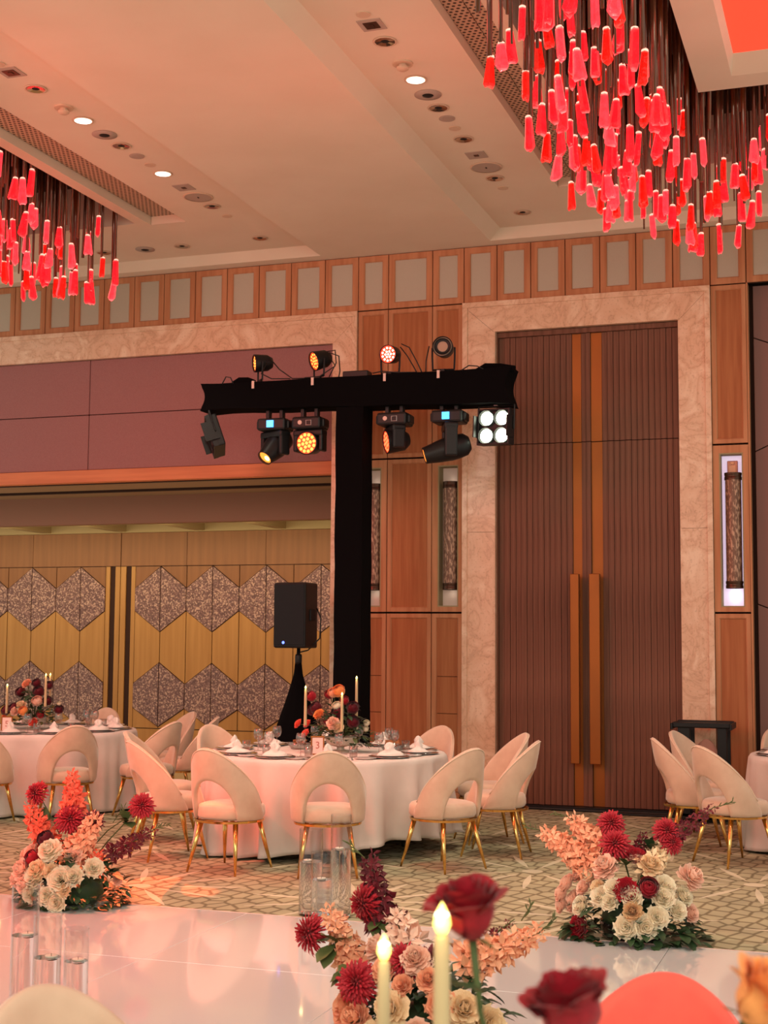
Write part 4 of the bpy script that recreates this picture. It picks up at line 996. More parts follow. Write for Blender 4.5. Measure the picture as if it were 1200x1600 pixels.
lobed(tM, (-.20, -.02, .52), (.2, -.6, -.2), .08, .03, M_leaf2, seed=13, n=3); lobed(tM, (.18, -.08, .34), (.6, -.6, .1), .09, .03, M_leaf, seed=14, n=4)
foliage(tM, 260, .34, .28, .32, 3, .03, .085, .028)

twig(tM, (-.28, 0, .755), (-.7, 0, .6), .10, 7); twig(tM, (.44, -.02, .52), (.7, 0, .6), .09, 8); twig(tM, (.36, .02, .55), (.5, 0, .8), .08, 9)
# ================================================================== TABLES
TH = .745
def cloth_mesh(R, seed, lift=0., lift_dir=0., z0=TH+.004):
    rnd = random.Random(seed); n = 288; mb = MB()
    ks = [(rnd.randint(9, 13), rnd.uniform(0, 6), .5), (rnd.randint(16, 22), rnd.uniform(0, 6), .45), (rnd.randint(28, 34), rnd.uniform(0, 6), .18), (5, rnd.uniform(0, 6), .3)]
    rows = [(0, 0), (.5, 0), (.97, 0), (1.0, -.004)]
    sk = [.02, .05, .10, .17, .25, .34, .43, .52, .60, .66, .70, .73]
    for (f, dz) in rows:
        for k in range(n):
            a = 2*PI*k/n; mb.v.append((R*f*math.cos(a), R*f*math.sin(a), z0+dz))
    for i, s in enumerate(sk):
        t = s/.73
        for k in range(n):
            a = 2*PI*k/n
            wv = sum(A*math.cos(K*a+ph) for K, ph, A in ks)
            sharp = math.copysign(abs(wv)**.75, wv)
            r = R+.012+.020*t+.105*(t**.9)*sharp
            lf = lift*max(0, math.cos(a-lift_dir))**1.5
            zb = .022+lf+.006*math.sin(7*a)
            z = z0-.006-(z0-.006-zb)*t
            if i == len(sk)-1: r += .012*sharp
            mb.v.append((r*math.cos(a), r*math.sin(a), z))
    N = len(rows)+len(sk)
    for i in range(N-1):
        for k in range(n):
            k2 = (k+1) % n; mb.f.append((i*n+k, (i+1)*n+k, (i+1)*n+k2, i*n+k2))
    return mb
def table(cx, cy, R, lab, clab, seed, lift=0, ld=0):
    t = empty('round_banquet_table', (cx, cy, 0), lab, 'table', 0, 'round banquet tables')
    part('tabletop', MB().lathe([(0,TH-.03),(R-.01,TH-.03),(R-.004,TH-.02),(R-.004,TH),(0,TH)], 64), M_woodi, t)
    for a in (20, 110, 200, 290):
        part('leg', MB().tube([(.62*R*math.cos(math.radians(a)), .62*R*math.sin(math.radians(a)), TH-.03), (.66*R*math.cos(math.radians(a)), .66*R*math.sin(math.radians(a)), 0)], .018, 10), M_steel, t, smooth=True)
    c = part('tablecloth', cloth_mesh(R, seed, lift, ld), M_cloth, None, smooth=True, loc=(cx, cy, 0)); tag(c, clab, 'tablecloth', 'white floor-length tablecloths')
    s = c.modifiers.new('thickness', 'SOLIDIFY'); s.thickness = .002; s.offset = 1
    return t
TC, RT = (-4.16, 10.68), .955
TL = (-7.78, 12.12); TR = (.02, 11.95); TN = (-.42, 1.80)
table(*TC, RT, 'round banquet table in front of the lighting tower, under its cloth', 'white tablecloth on the centre table with the number 3 card', 1, .13, math.radians(-20))
table(*TL, RT, 'round banquet table with the number 5 card, under its cloth', 'white tablecloth on the table with the number 5 card', 2)
table(*TR, RT, 'round banquet table at the right edge, under its cloth', 'white tablecloth on the table cut off by the right edge', 3)
table(*TN, RT, 'round banquet table holding the nearest candles and big roses', 'white tablecloth under the nearest candles and big blurred roses', 4)

# shared tableware meshes
plate_me = MB().lathe([(0,.002),(.075,.002),(.085,.004),(.135,.016),(.137,.018),(.133,.019),(.085,.008),(.07,.006),(0,.006)], 40).mesh('plate', M_white, True)
charger_me = MB().lathe([(0,.0),(.105,.0),(.155,.010),(.160,.013),(.156,.014),(.105,.005),(0,.005)], 44).mesh('charger', M_chrome, True)
side_me = MB().lathe([(0,.001),(.05,.001),(.085,.010),(.086,.012),(.05,.006),(0,.005)], 32).mesh('side_plate', M_white, True)
def napkin_mesh(seed):
    rnd = random.Random(seed); mb = MB(); n = 22
    prof = [(.085, .0), (.090, .012), (.070, .026), (.040, .036), (.030, .050), (.040, .066), (.022, .080), (0, .084)]
    for i, (r, z) in enumerate(prof):
        for k in range(n):
            a = 2*PI*k/n; q = 1+(.16*math.cos(3*a+seed)+.10*math.cos(7*a+seed*2+i*.3))*(1 if r > .03 else .5)
            mb.v.append((r*q*math.cos(a)*1.05, r*q*math.sin(a)*.85, z*(1+.25*math.cos(2*a+seed))))
    for i in range(len(prof)-1):
        for k in range(n):
            k2 = (k+1) % n; mb.f.append((i*n+k, i*n+k2, (i+1)*n+k2, (i+1)*n+k))
    return mb.mesh('napkin', M_napkin, True)
nap_me = [napkin_mesh(i) for i in range(4)]
wine_me = [MB().lathe([(0,.0),(.034,.0),(.034,.002),(.006,.006),(.004,.010)], 20).mesh('foot', M_thin, True), MB().lathe([(.004,.010),(.0035,.075),(.005,.082)], 12).mesh('stem', M_thin, True),
           MB().lathe([(.005,.082),(.026,.095),(.038,.122),(.037,.150),(.031,.178),(.0302,.178),(.0362,.150),(.037,.122),(.025,.097),(0,.085)], 22, caps=False).mesh('bowl', M_thin, True)]
tum_me = MB().lathe([(0,.0),(.030,.0),(.034,.09),(.0325,.09),(.0285,.006),(0,.006)], 22).mesh('tumbler', M_thin, True)
def fork_mesh():
    mb = MB().box(-.004, .004, -.10, .03, .001, .003).box(-.011, .011, .03, .045, .001, .003)
    for i in range(4): mb.box(-.011+i*.0062, -.011+i*.0062+.0032, .045, .09, .001, .003)
    return mb.mesh('fork', M_chrome)
fork_me = fork_mesh()
knife_me = MB().box(-.005, .005, -.10, .0, .001, .004).box(-.008, .006, .0, .10, .001, .0025).mesh('knife', M_chrome)
ZT_ = TH+.006
def setting_at(c, ang, who, tn, full=True):
    """place setting on table c at angle ang in front of the seat described by `who`"""
    ca, sa = math.cos(ang), math.sin(ang); r = RT-.185; x, y = c[0]+r*ca, c[1]+r*sa; rz = ang+PI/2
    tx, ty = -sa, ca
    def top(name, me, dx, dr, dz, lab, cat, grp, rot=rz):
        o = link(name, me, None, (x+tx*dx-ca*dr, y+ty*dx-sa*dr, ZT_+dz), (0, 0, rot)); tag(o, lab, cat, grp); return o
    top('charger_plate', charger_me, 0, 0, 0, f'silver charger plate {who}', 'plate', f'chargers on the {tn}')
    top('dinner_plate', plate_me, 0, 0, .006, f'white dinner plate {who}', 'plate', f'dinner plates on the {tn}')
    top('napkin', nap_me[int(ang*10) % 4], 0, 0, .014, f'folded white napkin {who}', 'napkin', f'napkins on the {tn}', rz+ang)
    top('side_plate', side_me, -.24, .0, 0, f'small white side plate {who}', 'plate', f'side plates on the {tn}')
    top('fork', fork_me, -.185 if 0 else -.178, .0, 0, f'silver fork {who}', 'fork', f'forks on the {tn}', rz+PI)
    top('knife', knife_me, .185, .0, 0, f'silver knife {who}', 'knife', f'knives on the {tn}', rz+PI)
    top('water_tumbler', tum_me, .20, .16, 0, f'clear water tumbler {who}', 'glass', f'tumblers on the {tn}')
    g = empty('wine_glass', (x+tx*.09-ca*.225, y+ty*.09-sa*.225, ZT_), f'clear stemmed wine glass {who}', 'glass', 0, f'wine glasses on the {tn}')
    for nm, me in zip(('foot', 'stem', 'bowl'), wine_me): part(nm, me, None, g)

D2 = math.radians
def seat(c, deg, r, chair_lab, who, grp, tn, place=True, twist=0, chair=True):
    a = D2(deg)
    if chair: put_chair(c[0]+r*math.cos(a), c[1]+r*math.sin(a), a+PI/2+D2(twist), chair_lab, grp)
    if place: setting_at(c, a, who, tn)
cg = 'chairs around the centre table'; tn = 'centre table'
for deg, r, lab, who, tw in (
    (292, 1.33, 'blush arch-back chair seen squarely from behind, behind the tall glass vases', 'before the squarely seen chair, centre table', 0),
    (261, 1.36, 'blush arch-back chair showing its open arch, left of the vases', 'before the open-arch chair left of the vases, centre table', 0),
    (227, 1.32, 'blush chair seen edge-on, nearest at the left of the centre table', 'before the nearer edge-on chair at the left, centre table', 0),
    (188, 1.37, 'blush chair mostly hidden behind the edge-on chair at the left', 'before the half-hidden left chair, centre table', 8),
    (330, 1.38, 'blush arch-back chair turned left, nearest at the right of the centre table', 'before the near right chair, centre table', 0),
    (3, 1.40, 'blush chair seen edge-on in front of the slatted door', 'before the edge-on chair by the slatted door, centre table', 0),
    (33, 1.38, 'blush chair peeping out left of the edge-on chair by the door', 'before the half-hidden right chair, centre table', 0),
    (72, 1.33, 'blush chair facing the camera across the centre table, right of the flowers', 'before the far chair right of the flowers, centre table', 0),
    (150, 1.36, 'blush chair facing the camera across the centre table, left of the speaker stand', 'before the far chair left of the flowers, centre table', 0)):
    seat(TC, deg, r, lab, who, cg, tn, True, tw)
setting_at(TC, D2(112), 'behind the flowers on the centre table', tn)
cg = 'chairs around the number 5 table'; tn = 'number 5 table'
for deg, r, lab, who, tw, ok in (
    (284, 1.40, 'blush arch-back chair cut by the left edge of the picture', 'before the chair cut by the left edge, table 5', 0, 1),
    (314, 1.36, 'blush arch-back chair seen from behind at the number 5 table', 'before the open-arch chair, table 5', 0, 1),
    (350, 1.38, 'blush chair leaning to the right beside the number 5 table', 'before the right leaning chair, table 5', 0, 1),
    (20, 1.45, 'blush chair half hidden farthest right of the number 5 table', 'before the farthest right chair, table 5', 0, 1),
    (52, 1.36, 'blush chair standing behind the right rim of the number 5 table', 'behind the right rim of table 5', 0, 1),
    (96, 1.33, 'blush chair facing the camera across the number 5 table, right of the flowers', 'before the far chair right of the flowers, table 5', 0, 1)):
    seat(TL, deg, r, lab, who, cg, tn, True, tw)
setting_at(TL, D2(132), 'behind the flowers on table 5', tn)
cg = 'chairs around the right edge table'; tn = 'right edge table'
for deg, r, lab, who, tw in (
    (196, 1.42, 'blush chair seen edge-on in front of the black cart', 'before the chair by the black cart, right edge table', 0),
    (163, 1.40, 'blush chair between the edge-on and the open-arch chairs at the right table', 'before the middle chair, right edge table', 0),
    (224, 1.40, 'blush arch-back chair nearest the camera at the right table', 'before the nearest chair, right edge table', 0),
    (120, 1.36, 'blush chair just showing at the right edge beside the fabric wall', 'before the farthest chair, right edge table', 0)):
    seat(TR, deg, r, lab, who, cg, tn, True, tw)
cg = 'chairs around the nearest table'
put_chair(-1.49, 2.58, math.atan2(2.58-1.8, -1.49+.42)+PI/2, 'cream chair back just rising over the bottom edge, left of the candles', cg)
cc = put_chair(-.45, 3.06, D2(92)+PI/2, 'chair back coloured as if red-lit, rising behind the dark red rosebud at the bottom', cg)
M_coral = mat('red_lit_velvet', S(255,104,88), .8, col2=S(250,96,84), nscale=9, sheen=.4)  # red light on this chair is put into its velvet colour
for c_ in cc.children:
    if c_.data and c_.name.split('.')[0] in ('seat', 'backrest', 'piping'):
        c_.data = c_.data.copy(); c_.data.materials[0] = M_coral  # velvet colour with the red light put in, this chair only

# ---- centrepieces
def vase_bowl(t):
    part('pedestal_bowl', MB().lathe([(0,0),(.07,0),(.072,.01),(.03,.02),(.03,.04),(.11,.06),(.13,.12),(.125,.122),(.10,.07),(0,.06)], 32), mat('pale_stone_bowl', S(200,186,168), .5), t, smooth=True, angle=True)
def candle(x, y, zb, zt, r, lab, grp, big=False):
    t = empty('taper_candle', (x, y, zb), lab, 'candle', 0, grp); H = zt-zb-(.042 if big else .030)
    part('wax_body', MB().lathe([(0,0),(r,0),(r*.98,.01),(r*.86,H*.7),(r*.76,H-.004),(r*.5,H),(0,H)], 24), M_wax, t, smooth=True)
    f = .040 if big else .030
    part('flame', MB().lathe([(0,H),(f*.16,H+f*.06),(f*.27,H+f*.3),(f*.24,H+f*.55),(f*.10,H+f*.85),(0,H+f)], 16), M_wick, t, smooth=True, label='glowing teardrop flame')
    part('flame_core', MB().lathe([(0,H+f*.25),(f*.20,H+f*.35),(f*.245,H+f*.45),(f*.22,H+f*.60),(f*.08,H+f*.88),(0,H+f*.95)], 14), M_wickcore, t, smooth=True)
    l = light('POINT', 'candle_glow', (x, y-.02, zt-.02), (x, y, 0), .06, (1,.7,.3), .012)
    return t
def holder(x, y, z1, lab, grp):
    t = empty('candle_holder', (x, y, TH+.005), lab, 'candle holder', 0, grp); H = z1-TH-.005
    part('base', MB().lathe([(0,0),(.045,0),(.045,.004),(.008,.012),(0,.013)], 24), M_glass, t, smooth=True)
    part('stem', MB().lathe([(.006,.010),(.005,H*.5),(.006,H-.02),(.016,H-.012),(.017,H),(0,H)], 12, caps=False), M_glass, t, smooth=True)
g1 = 'candles on the centre table'
for (x, y, zt, zb, lab) in ((-4.24, 10.42, 1.285, .97, 'lit taper candle left of the flowers on the centre table'), (-3.93, 10.42, 1.238, .93, 'lit taper candle in front of the flowers on the centre table'), (-3.97, 10.86, 1.355, .99, 'tallest lit taper candle behind the flowers, before the black column')):
    holder(x, y, zb, lab.replace('lit taper candle', 'clear glass holder of the candle').replace('tallest ', ''), 'candle holders on the centre table'); candle(x, y, zb, zt, .0125, lab, g1)
g2 = 'candles on the number 5 table'
for (x, y, zt, zb, lab) in ((-8.06, 12.0, 1.193, .90, 'lit taper candle left of the flowers on the number 5 table'), (-7.70, 12.2, 1.30, .98, 'shorter-looking lit taper candle beside the tall one on table 5'), (-7.56, 11.9, 1.305, .98, 'tall lit taper candle right of the flowers on the number 5 table')):
    holder(x, y, zb, lab.replace('lit taper candle', 'clear glass holder of the candle'), 'candle holders on the number 5 table'); candle(x, y, zb, zt, .0135, lab, g2)
g3 = 'nearest candles'
for (x, y, zt, zb, r, lab) in ((-.499, 1.675, 1.335, .98, .0122, 'nearest lit candle, thick in view, beside the big red rose'), (-.700, 2.045, 1.212, .90, .0115, 'lit candle shorter in view, left of the nearest candle')):
    holder(x, y, zb, lab.replace('nearest lit candle, thick in view', 'glass holder of the nearest candle').replace('lit candle shorter in view', 'glass holder of the shorter candle'), 'holders of the nearest candles'); candle(x, y, zb, zt, r, lab, g3, True)

def card(x, y, txt, lab, rz, s=.86):
    t = empty('table_number_frame', (x, y, ZT_), lab, 'picture frame', rz); t.rotation_euler = (D2(-8), 0, rz)
    w_, h_ = .062*s, .085*s
    part('frame', MB().ring(-w_, w_, 0, 2*h_, .012, -.006, .006, .003), M_brass, t)
    part('card', MB().box(-w_+.01, w_-.01, -.002, .004, .01, 2*h_-.01), mat('card_'+txt, S(240,214,206), .7), t)
    cu = bpy.data.curves.new('numeral', 'FONT'); cu.body = txt; cu.size = .09*s; cu.extrude = .0008; cu.align_x = 'CENTER'; cu.align_y = 'CENTER'
    tmp = bpy.data.objects.new('numeral', cu); C.objects.link(tmp); bpy.context.view_layer.update()
    me = bpy.data.meshes.new_from_object(tmp); bpy.data.objects.remove(tmp); me.materials.clear(); me.materials.append(mat('numeral_ink_'+txt, S(190,110,96), .5))
    part('numeral', me, None, t, loc=(0, -.0035, h_), rot=(PI/2, 0, 0))
card(-4.085, 10.30, '3', 'small gold frame with the number 3 before the flowers on the centre table', D2(22))
card(-7.80, 11.62, '5', 'small gold frame with the number 5 before the flowers', D2(30))

t3 = empty('table_flower_arrangement', (-4.03, 10.66, ZT_), 'centre table flowers of dark red, apricot and blush roses', 'flower arrangement'); vase_bowl(t3)
z_ = ZT_
for i, (kind, col, X, Z, R, y) in enumerate([('rose','crimson',-4.28,1.19,.045,-.02),('rose','crimson',-4.15,1.205,.042,.05),('rose','orange',-4.05,1.235,.055,.0),('rose','peach',-4.10,1.22,.045,.0),('rose','burgundy',-4.215,1.10,.055,-.08),('rose','burgundy',-4.26,1.08,.048,-.05),
    ('open','orange',-4.165,1.055,.060,-.14),('rose','white',-4.045,1.115,.042,-.05),('rose','crimson',-4.0,1.16,.040,.0),('rose','burgundy',-4.03,1.07,.055,-.06),('rose','burgundy',-3.91,1.105,.055,-.05),('rose','burgundy',-3.895,.995,.055,-.08),
    ('open','coral',-4.38,.97,.05,-.05),('open','coral',-4.28,.975,.045,-.10),('open','coral',-4.28,.90,.050,-.14),('peony','blush',-4.03,.98,.065,-.16),('peony','cream',-3.99,.95,.050,-.16),('rose','white',-3.81,.985,.028,0),('rose','white',-3.815,.94,.025,0),('rose','white',-3.88,.95,.022,-.05),('rose','crimson',-4.10,1.0,.04,-.1)]):
    x = X+4.03; head(t3, kind, col, (x, y, Z-z_), R, (x*1.5, -.6, .5), i, (0, 0, .1))
foliage(t3, 120, .20, .16, .30, 31, .10, .08, .022, M_leaf); foliage(t3, 50, .30, .16, .12, 32, .10, .08, .020, M_leaf2)
t5 = empty('table_flower_arrangement', (-7.78, 12.05, ZT_), 'number 5 table flowers of dark red, blush and cream roses', 'flower arrangement'); vase_bowl(t5)
for i, (kind, col, X, Z, R, y) in enumerate([('open','peach',-7.875,1.195,.065,0),('rose','burgundy',-7.76,1.20,.048,0),('rose','burgundy',-7.62,1.18,.045,0),('rose','burgundy',-7.94,1.11,.055,0),('rose','burgundy',-7.70,1.12,.060,-.05),('rose','blush',-7.67,1.03,.055,-.12),('peony','cream',-7.83,.98,.060,-.14),('peony','blush',-7.90,.92,.055,-.14),
    ('rose','orange',-7.79,.935,.050,-.17),('open','coral',-7.695,.83,.060,-.15),('rose','burgundy',-7.50,.945,.050,0),('rose','white',-7.50,1.005,.022,0),('rose','burgundy',-7.98,.95,.060,-.05),('rose','burgundy',-8.10,.93,.055,0),('rose','crimson',-7.64,.90,.04,-.1),('rose','burgundy',-7.62,1.03,.05,-.02),('open','coral',-8.12,.86,.05,0)]):
    x = X+7.78; head(t5, kind, col, (x, y, Z-z_), R, (x*1.5, -.6, .5), i, (0, 0, .1))
foliage(t5, 110, .22, .16, .30, 33, .10, .08, .022, M_leaf); foliage(t5, 50, .30, .16, .12, 34, .10, .08, .020, M_leaf2)
# right-hand table flowers are outside the frame; the nearest table's stand just below it
tn_ = empty('table_flower_arrangement', (-.40, 1.84, ZT_), 'large blurred red and apricot roses nearest the camera', 'flower arrangement'); vase_bowl(tn_)
def bigrose(X, Y, Z, R, col, d, kind='rose', nod=None, sepals=False):
    p = Vector((X+.40, Y-1.84, Z-z_)); d = Vector(d).normalized()
    key = ('big', kind, col)
    if key not in BL: BL[key] = big_rose_mesh(P[col])
    o = part(colname[col]+'_rose', BL[key], None, tn_, loc=p, rot=d.to_track_quat('Z', 'Y').to_euler()); o.scale = (R, R, R)
    root = Vector((.02, -.04, .12)); b0 = p-d*R*.72
    mid = b0-d*R*1.6-Vector((0, 0, .03))
    part('stem', MB().tube([root, (root+mid)/2+Vector((p.x*.1, 0, 0)), mid, b0], [.004, .0038, .0036, .0055], 10), M_stem, tn_, smooth=True)
    for i in range(5):
        mb = MB(); a = i*1.257; s = d.orthogonal().normalized(); s2 = d.cross(s)
        dd_ = (s*math.cos(a)+s2*math.sin(a))*(1.0)+d*(.55 if i % 2 else -.2)
        leaf_fn(mb, Vector((0,0,0)), dd_.normalized(), R*.85, R*.13, droop=.1); part('sepal', mb, M_leaf2, tn_, smooth=True, loc=b0)
bigrose(-.478, 1.72, 1.313, .043, 'red', (-.10, -.22, 1))
bigrose(-.312, 1.53, 1.255, .042, 'red', (-.22, -.1, .9))
bigrose(-.118, 1.62, 1.262, .040, 'orange', (.55, -.1, .7))
for (X, Y, Z, R, col, kd) in ((-.62, 1.80, 1.06, .045, 'blush', 'open'), (-.25, 1.75, 1.05, .05, 'cream', 'peony'), (-.42, 1.66, 1.0, .05, 'burgundy', 'rose'), (-.10, 1.9, 1.0, .05, 'red', 'rose')):
    head(tn_, kd, col, (X+.40, Y-1.84, Z-z_), R, (X+.4, -.2, .8), 0, (0, 0, .1))
foliage(tn_, 90, .22, .18, .18, 35, .10, .08, .022)
mb = MB(); leaf_fn(mb, Vector((0,0,0)), Vector((-.9, -.1, .25)), .07, .016, droop=.1); part('leaf', mb, M_leaf, tn_, smooth=True, loc=(-.048, -.14, .47))
# bread baskets on the centre table
M_bread = mat('brown_crispbread', S(176,104,56), .7, col2=S(150,82,42), nscale=20)
def basket(x, y, lab):
    t = empty('bread_dish', (x, y, ZT_), lab, 'dish', 0, 'bread dishes on the centre table')
    part('dish', MB().lathe([(0,0),(.07,0),(.10,.05),(.097,.05),(.066,.006),(0,.006)], 28), M_thin, t, smooth=True)
    rnd = random.Random(int(x*100))
    for i in range(6):
        m4 = Matrix.Rotation(rnd.uniform(0, 6), 4, 'Z') @ Matrix.Rotation(rnd.uniform(-.7, .7), 4, 'X')
        mb = MB(); mb.box(-.055, .055, -.025, .025, -.003, .003, m4); mb.v = [(a, b_, c_+.045+i*.006) for a, b_, c_ in mb.v]
        part('crispbread', mb, M_bread, t)
basket(-4.44, 10.80, 'glass dish of brown crispbread left of the flowers on the centre table')
basket(-3.66, 10.86, 'glass dish of brown crispbread right of the flowers on the centre table')

# ================================================================== GLASS CYLINDER VASES
def cyl_vase(x, y, z0, r, H, hw, lab, clab, grp, coff=(0, 0)):
    t = empty('glass_cylinder_vase', (x, y, z0), lab, 'vase', 0, grp)
    part('glass_wall', MB().lathe([(0,0),(r-.002,0),(r,.002),(r,.006),(r,H-.006),(r,H-.002),(r-.0015,H),(r-.003,H-.002),(r-.003,H-.006),(r-.003,.018),(r-.003,.014),(r-.005,.012),(0,.012)], 48), M_glass, t, smooth=True, angle=True)
    part('water', MB().lathe([(0,.0125),(r-.006,.0125),(r-.0034,.0150),(r-.0034,.019),(r-.0034,hw-.004),(r-.0034,hw),(0,hw)], 48), M_water, t, smooth=True, angle=True)
    c = empty('floating_candle', (x+coff[0], y+coff[1], z0+hw-.008), clab, 'candle', 0, grp.replace('vases', 'floating candles'))
    part('wax_cup', MB().lathe([(0,0),(.018,.0),(.026,.012),(.026,.018),(.020,.017),(0,.014)], 24), M_wax2, c, smooth=True)
    part('wick', MB().tube([(0,0,.013),(0,0,.026)], .0012, 6), M_hole, c)
g = 'tall clear vases at the far edge of the runway'
cyl_vase(-3.215, 8.02, 0, .072, .510, .315, 'tall clear vase of water, left one by the squarely seen chair', 'white floating candle in the left far vase', g, (-.02, 0))
cyl_vase(-3.105, 7.915, .016, .062, .375, .215, 'shortest clear vase standing in front of the two far vases', 'white floating candle in the shortest far vase', g)
cyl_vase(-3.015, 8.00, 0, .062, .605, .40, 'tallest clear vase of water, right one by the squarely seen chair', 'white floating candle in the tallest far vase', g, (-.01, 0))
g = 'tall clear vases at the bottom left'
cyl_vase(-3.50, 5.40, .016, .060, .555, .345, 'tallest clear vase at the bottom left corner', 'white floating candle in the tallest near vase', g, (.015, 0))
cyl_vase(-3.335, 5.32, .016, .060, .46, .28, 'middle clear vase of the three at the bottom left', 'white floating candle in the middle near vase', g, (.02, 0))
cyl_vase(-3.29, 5.48, .016, .055, .375, .235, 'shortest clear vase partly behind the middle one at the bottom left', 'white floating candle in the shortest near vase', g, (.01, 0))

# ================================================================== LIGHTING TOWER
tw = empty('lighting_tower', (-4.62, 12.66, 0), 'black cloth-covered T-shaped lighting tower behind the centre table', 'lighting tower')
def cloth_box(x0, x1, y0, y1, z0, z1, nx, nz, amp, seed):
    """box wrapped in cloth: slightly sagging faces and gathered ends"""
    mb = MB().box(x0, x1, y0, y1, z0, z1); bm = bmesh.new(); me = mb.mesh('t'); bm.from_mesh(me)
    bmesh.ops.subdivide_edges(bm, edges=bm.edges, cuts=14, use_grid_fill=True)
    rnd = random.Random(seed)
    for v in bm.verts:
        u = (v.co.x-x0)/(x1-x0); w_ = (v.co.z-z0)/(z1-z0)
        if x1-x0 > z1-z0:
            e = min(u, 1-u); s = -1 if u < .5 else 1
            if e < 1e-4: v.co.x -= s*.05*math.sin(w_*PI)
            v.co.z += amp*math.sin(u*23+seed)*(.5 if w_ > .5 else .9)
            v.co.z += (.055*(1-u)-.030*u)*(1-w_)
            if e < .02: v.co.z += .012*(1 if w_ > .9 else -1 if w_ < .1 else 0)
        else:
            v.co.x += amp*math.sin(w_*31+seed)*(1 if u < .5 else .7)
            v.co.y += amp*.6*math.sin(w_*17+u*9)
    bm.to_mesh(me); bm.free(); me.materials.append(M_black); me.polygons.foreach_set('use_smooth', [True]*len(me.polygons))
    try: me.set_sharp_from_angle(angle=D2(45))
    except Exception: pass
    return me
part('column', cloth_box(-.19, .085, -.15, .13, .03, 3.88, 1, 1, .004, 2), None, tw)
part('crossbar', cloth_box(-1.64, 1.54, -.16, .16, 3.872, 4.175, 1, 1, .005, 5), None, tw)
part('base_plate', MB().box(-.30, .34, -.40, .40, 0, .03), M_darkmetal, tw, bevel=.01)
part('junction_box', MB().box(-.14, .12, -.12, .02, 4.17, 4.235), M_blackp, tw, bevel=.01)
part('loose_cloth', MB().tube([(-1.30,-.1,4.17),(-1.24,-.1,4.205),(-1.15,-.1,4.20),(-1.08,-.1,4.17)], .035, 8), M_black, tw, smooth=True)
part('loose_cloth', MB().tube([(1.20,-.08,4.16),(1.28,-.08,4.205),(1.42,-.08,4.195),(1.56,-.08,4.165)], .035, 8), M_black, tw, smooth=True)
M_cable = mat('black_cable', (.01,.01,.01), .5)
def cable(pts, lab, r=.006):
    n = len(pts); o = part('cable', MB().tube(pts, r, 6), M_cable, tw, smooth=True); return o
W0 = Vector((-4.62, 12.66, 0))
for pts in ([(-5.55,12.6,4.42),(-5.44,12.58,4.30),(-5.30,12.58,4.20),(-5.1,12.56,4.19)], [(-5.58,12.6,4.38),(-5.62,12.55,4.26),(-5.5,12.53,4.20),(-5.3,12.53,4.19)],
            [(-4.95,12.6,4.45),(-4.86,12.6,4.46),(-4.84,12.58,4.33),(-4.9,12.55,4.19)], [(-4.93,12.6,4.42),(-4.85,12.58,4.30),(-5.0,12.55,4.20),(-5.15,12.53,4.19)], [(-4.92,12.6,4.44),(-4.82,12.6,4.40),(-4.80,12.58,4.25),(-4.80,12.55,4.18)],
            [(-4.18,12.6,4.48),(-4.10,12.6,4.44),(-4.02,12.58,4.30),(-3.95,12.55,4.17)], [(-4.19,12.6,4.45),(-4.12,12.6,4.36),(-4.05,12.58,4.25),(-4.0,12.55,4.17)], [(-4.45,12.55,4.20),(-4.35,12.53,4.21),(-4.2,12.53,4.19),(-4.0,12.53,4.18)],
            [(-6.02,12.5,4.17),(-5.98,12.5,4.24),(-5.93,12.5,4.23),(-5.90,12.5,4.17)], [(-3.90,12.6,4.44),(-3.93,12.6,4.3),(-3.92,12.56,4.18)], [(-3.55,12.5,4.17),(-3.48,12.5,4.21),(-3.40,12.5,4.20),(-3.34,12.5,4.17)]):
    cable([Vector(p)-W0 for p in pts], '')
def put(t, name, mb, m, mt, **k): return part(name, mb_x(mb, mt), m, t, **k)
def mb_x(mb, m4): mb.v = [tuple(m4 @ Vector(p)) for p in mb.v]; return mb
def par(x, z, d, lens, lab, rr=.088, Ln=.20, dots=True, rim=None):
    """par can on top of the bar: body aimed along d, yoke and clamp under it"""
    y = 12.66; t = empty('par_light', (x, y, 4.18), lab, 'stage light', 0, 'par lights standing on the crossbar')
    zc = z-4.18; m4 = aim(d, (0, 0, zc)); s = rr/.078
    put(t, 'body', MB().lathe([(0,-Ln*.62),(.045*s,-Ln*.6),(.072*s,-Ln*.35),(.076*s,0),(.080*s,.04),(.080*s,.065),(.074*s,.068),(.072*s,.045)], 28, caps=False), M_blackp, m4, smooth=True, angle=True)
    L_ = put(t, 'lens', MB().lathe([(0,.050),(.073*s,.050)], 28, caps=False), M_lens if not dots else (rim or M_red_lensrim), m4)
    if dots:
        mb = MB()
        for (n, R) in ((1, 0), (6, .026), (11, .054)):
            for k in range(n):
                a = 2*PI*k/n; c_ = (R*s*math.cos(a), R*s*math.sin(a)); mb.lathe([(0,.056),(.0088*s,.052)], 8, Matrix.Translation((c_[0], c_[1], 0)), caps=False)
        put(t, 'led_cluster', mb, lens, m4)
    else:
        put(t, 'bezel', MB().lathe([(.050,.055),(.074,.052),(.080,.066)], 28, caps=False), M_blackp, m4, smooth=True)
    side = Vector(d).cross(Vector((0,0,1))).normalized()*(.088*s)
    for q in (-1, 1): part('yoke_arm', MB().tube([Vector((0,0,zc))+side*q, Vector((0,0,zc-.09))+side*q, Vector((0,0,.035))+side*q*.95], .009, 6), M_darkmetal, t)
    part('yoke_base', MB().tube([side*.97+Vector((0,0,.035)), -side*.97+Vector((0,0,.035))], .010, 6), M_darkmetal, t)
    part('clamp', MB().box(-.018, .018, -.03, .02, -.01, .04), M_darkmetal, t)
    part('safety_tag', MB().box(-.013, .013, -.176, -.170, -.075, -.004).box(-.013, .013, -.176, -.02, -.004, .0), M_label, t)
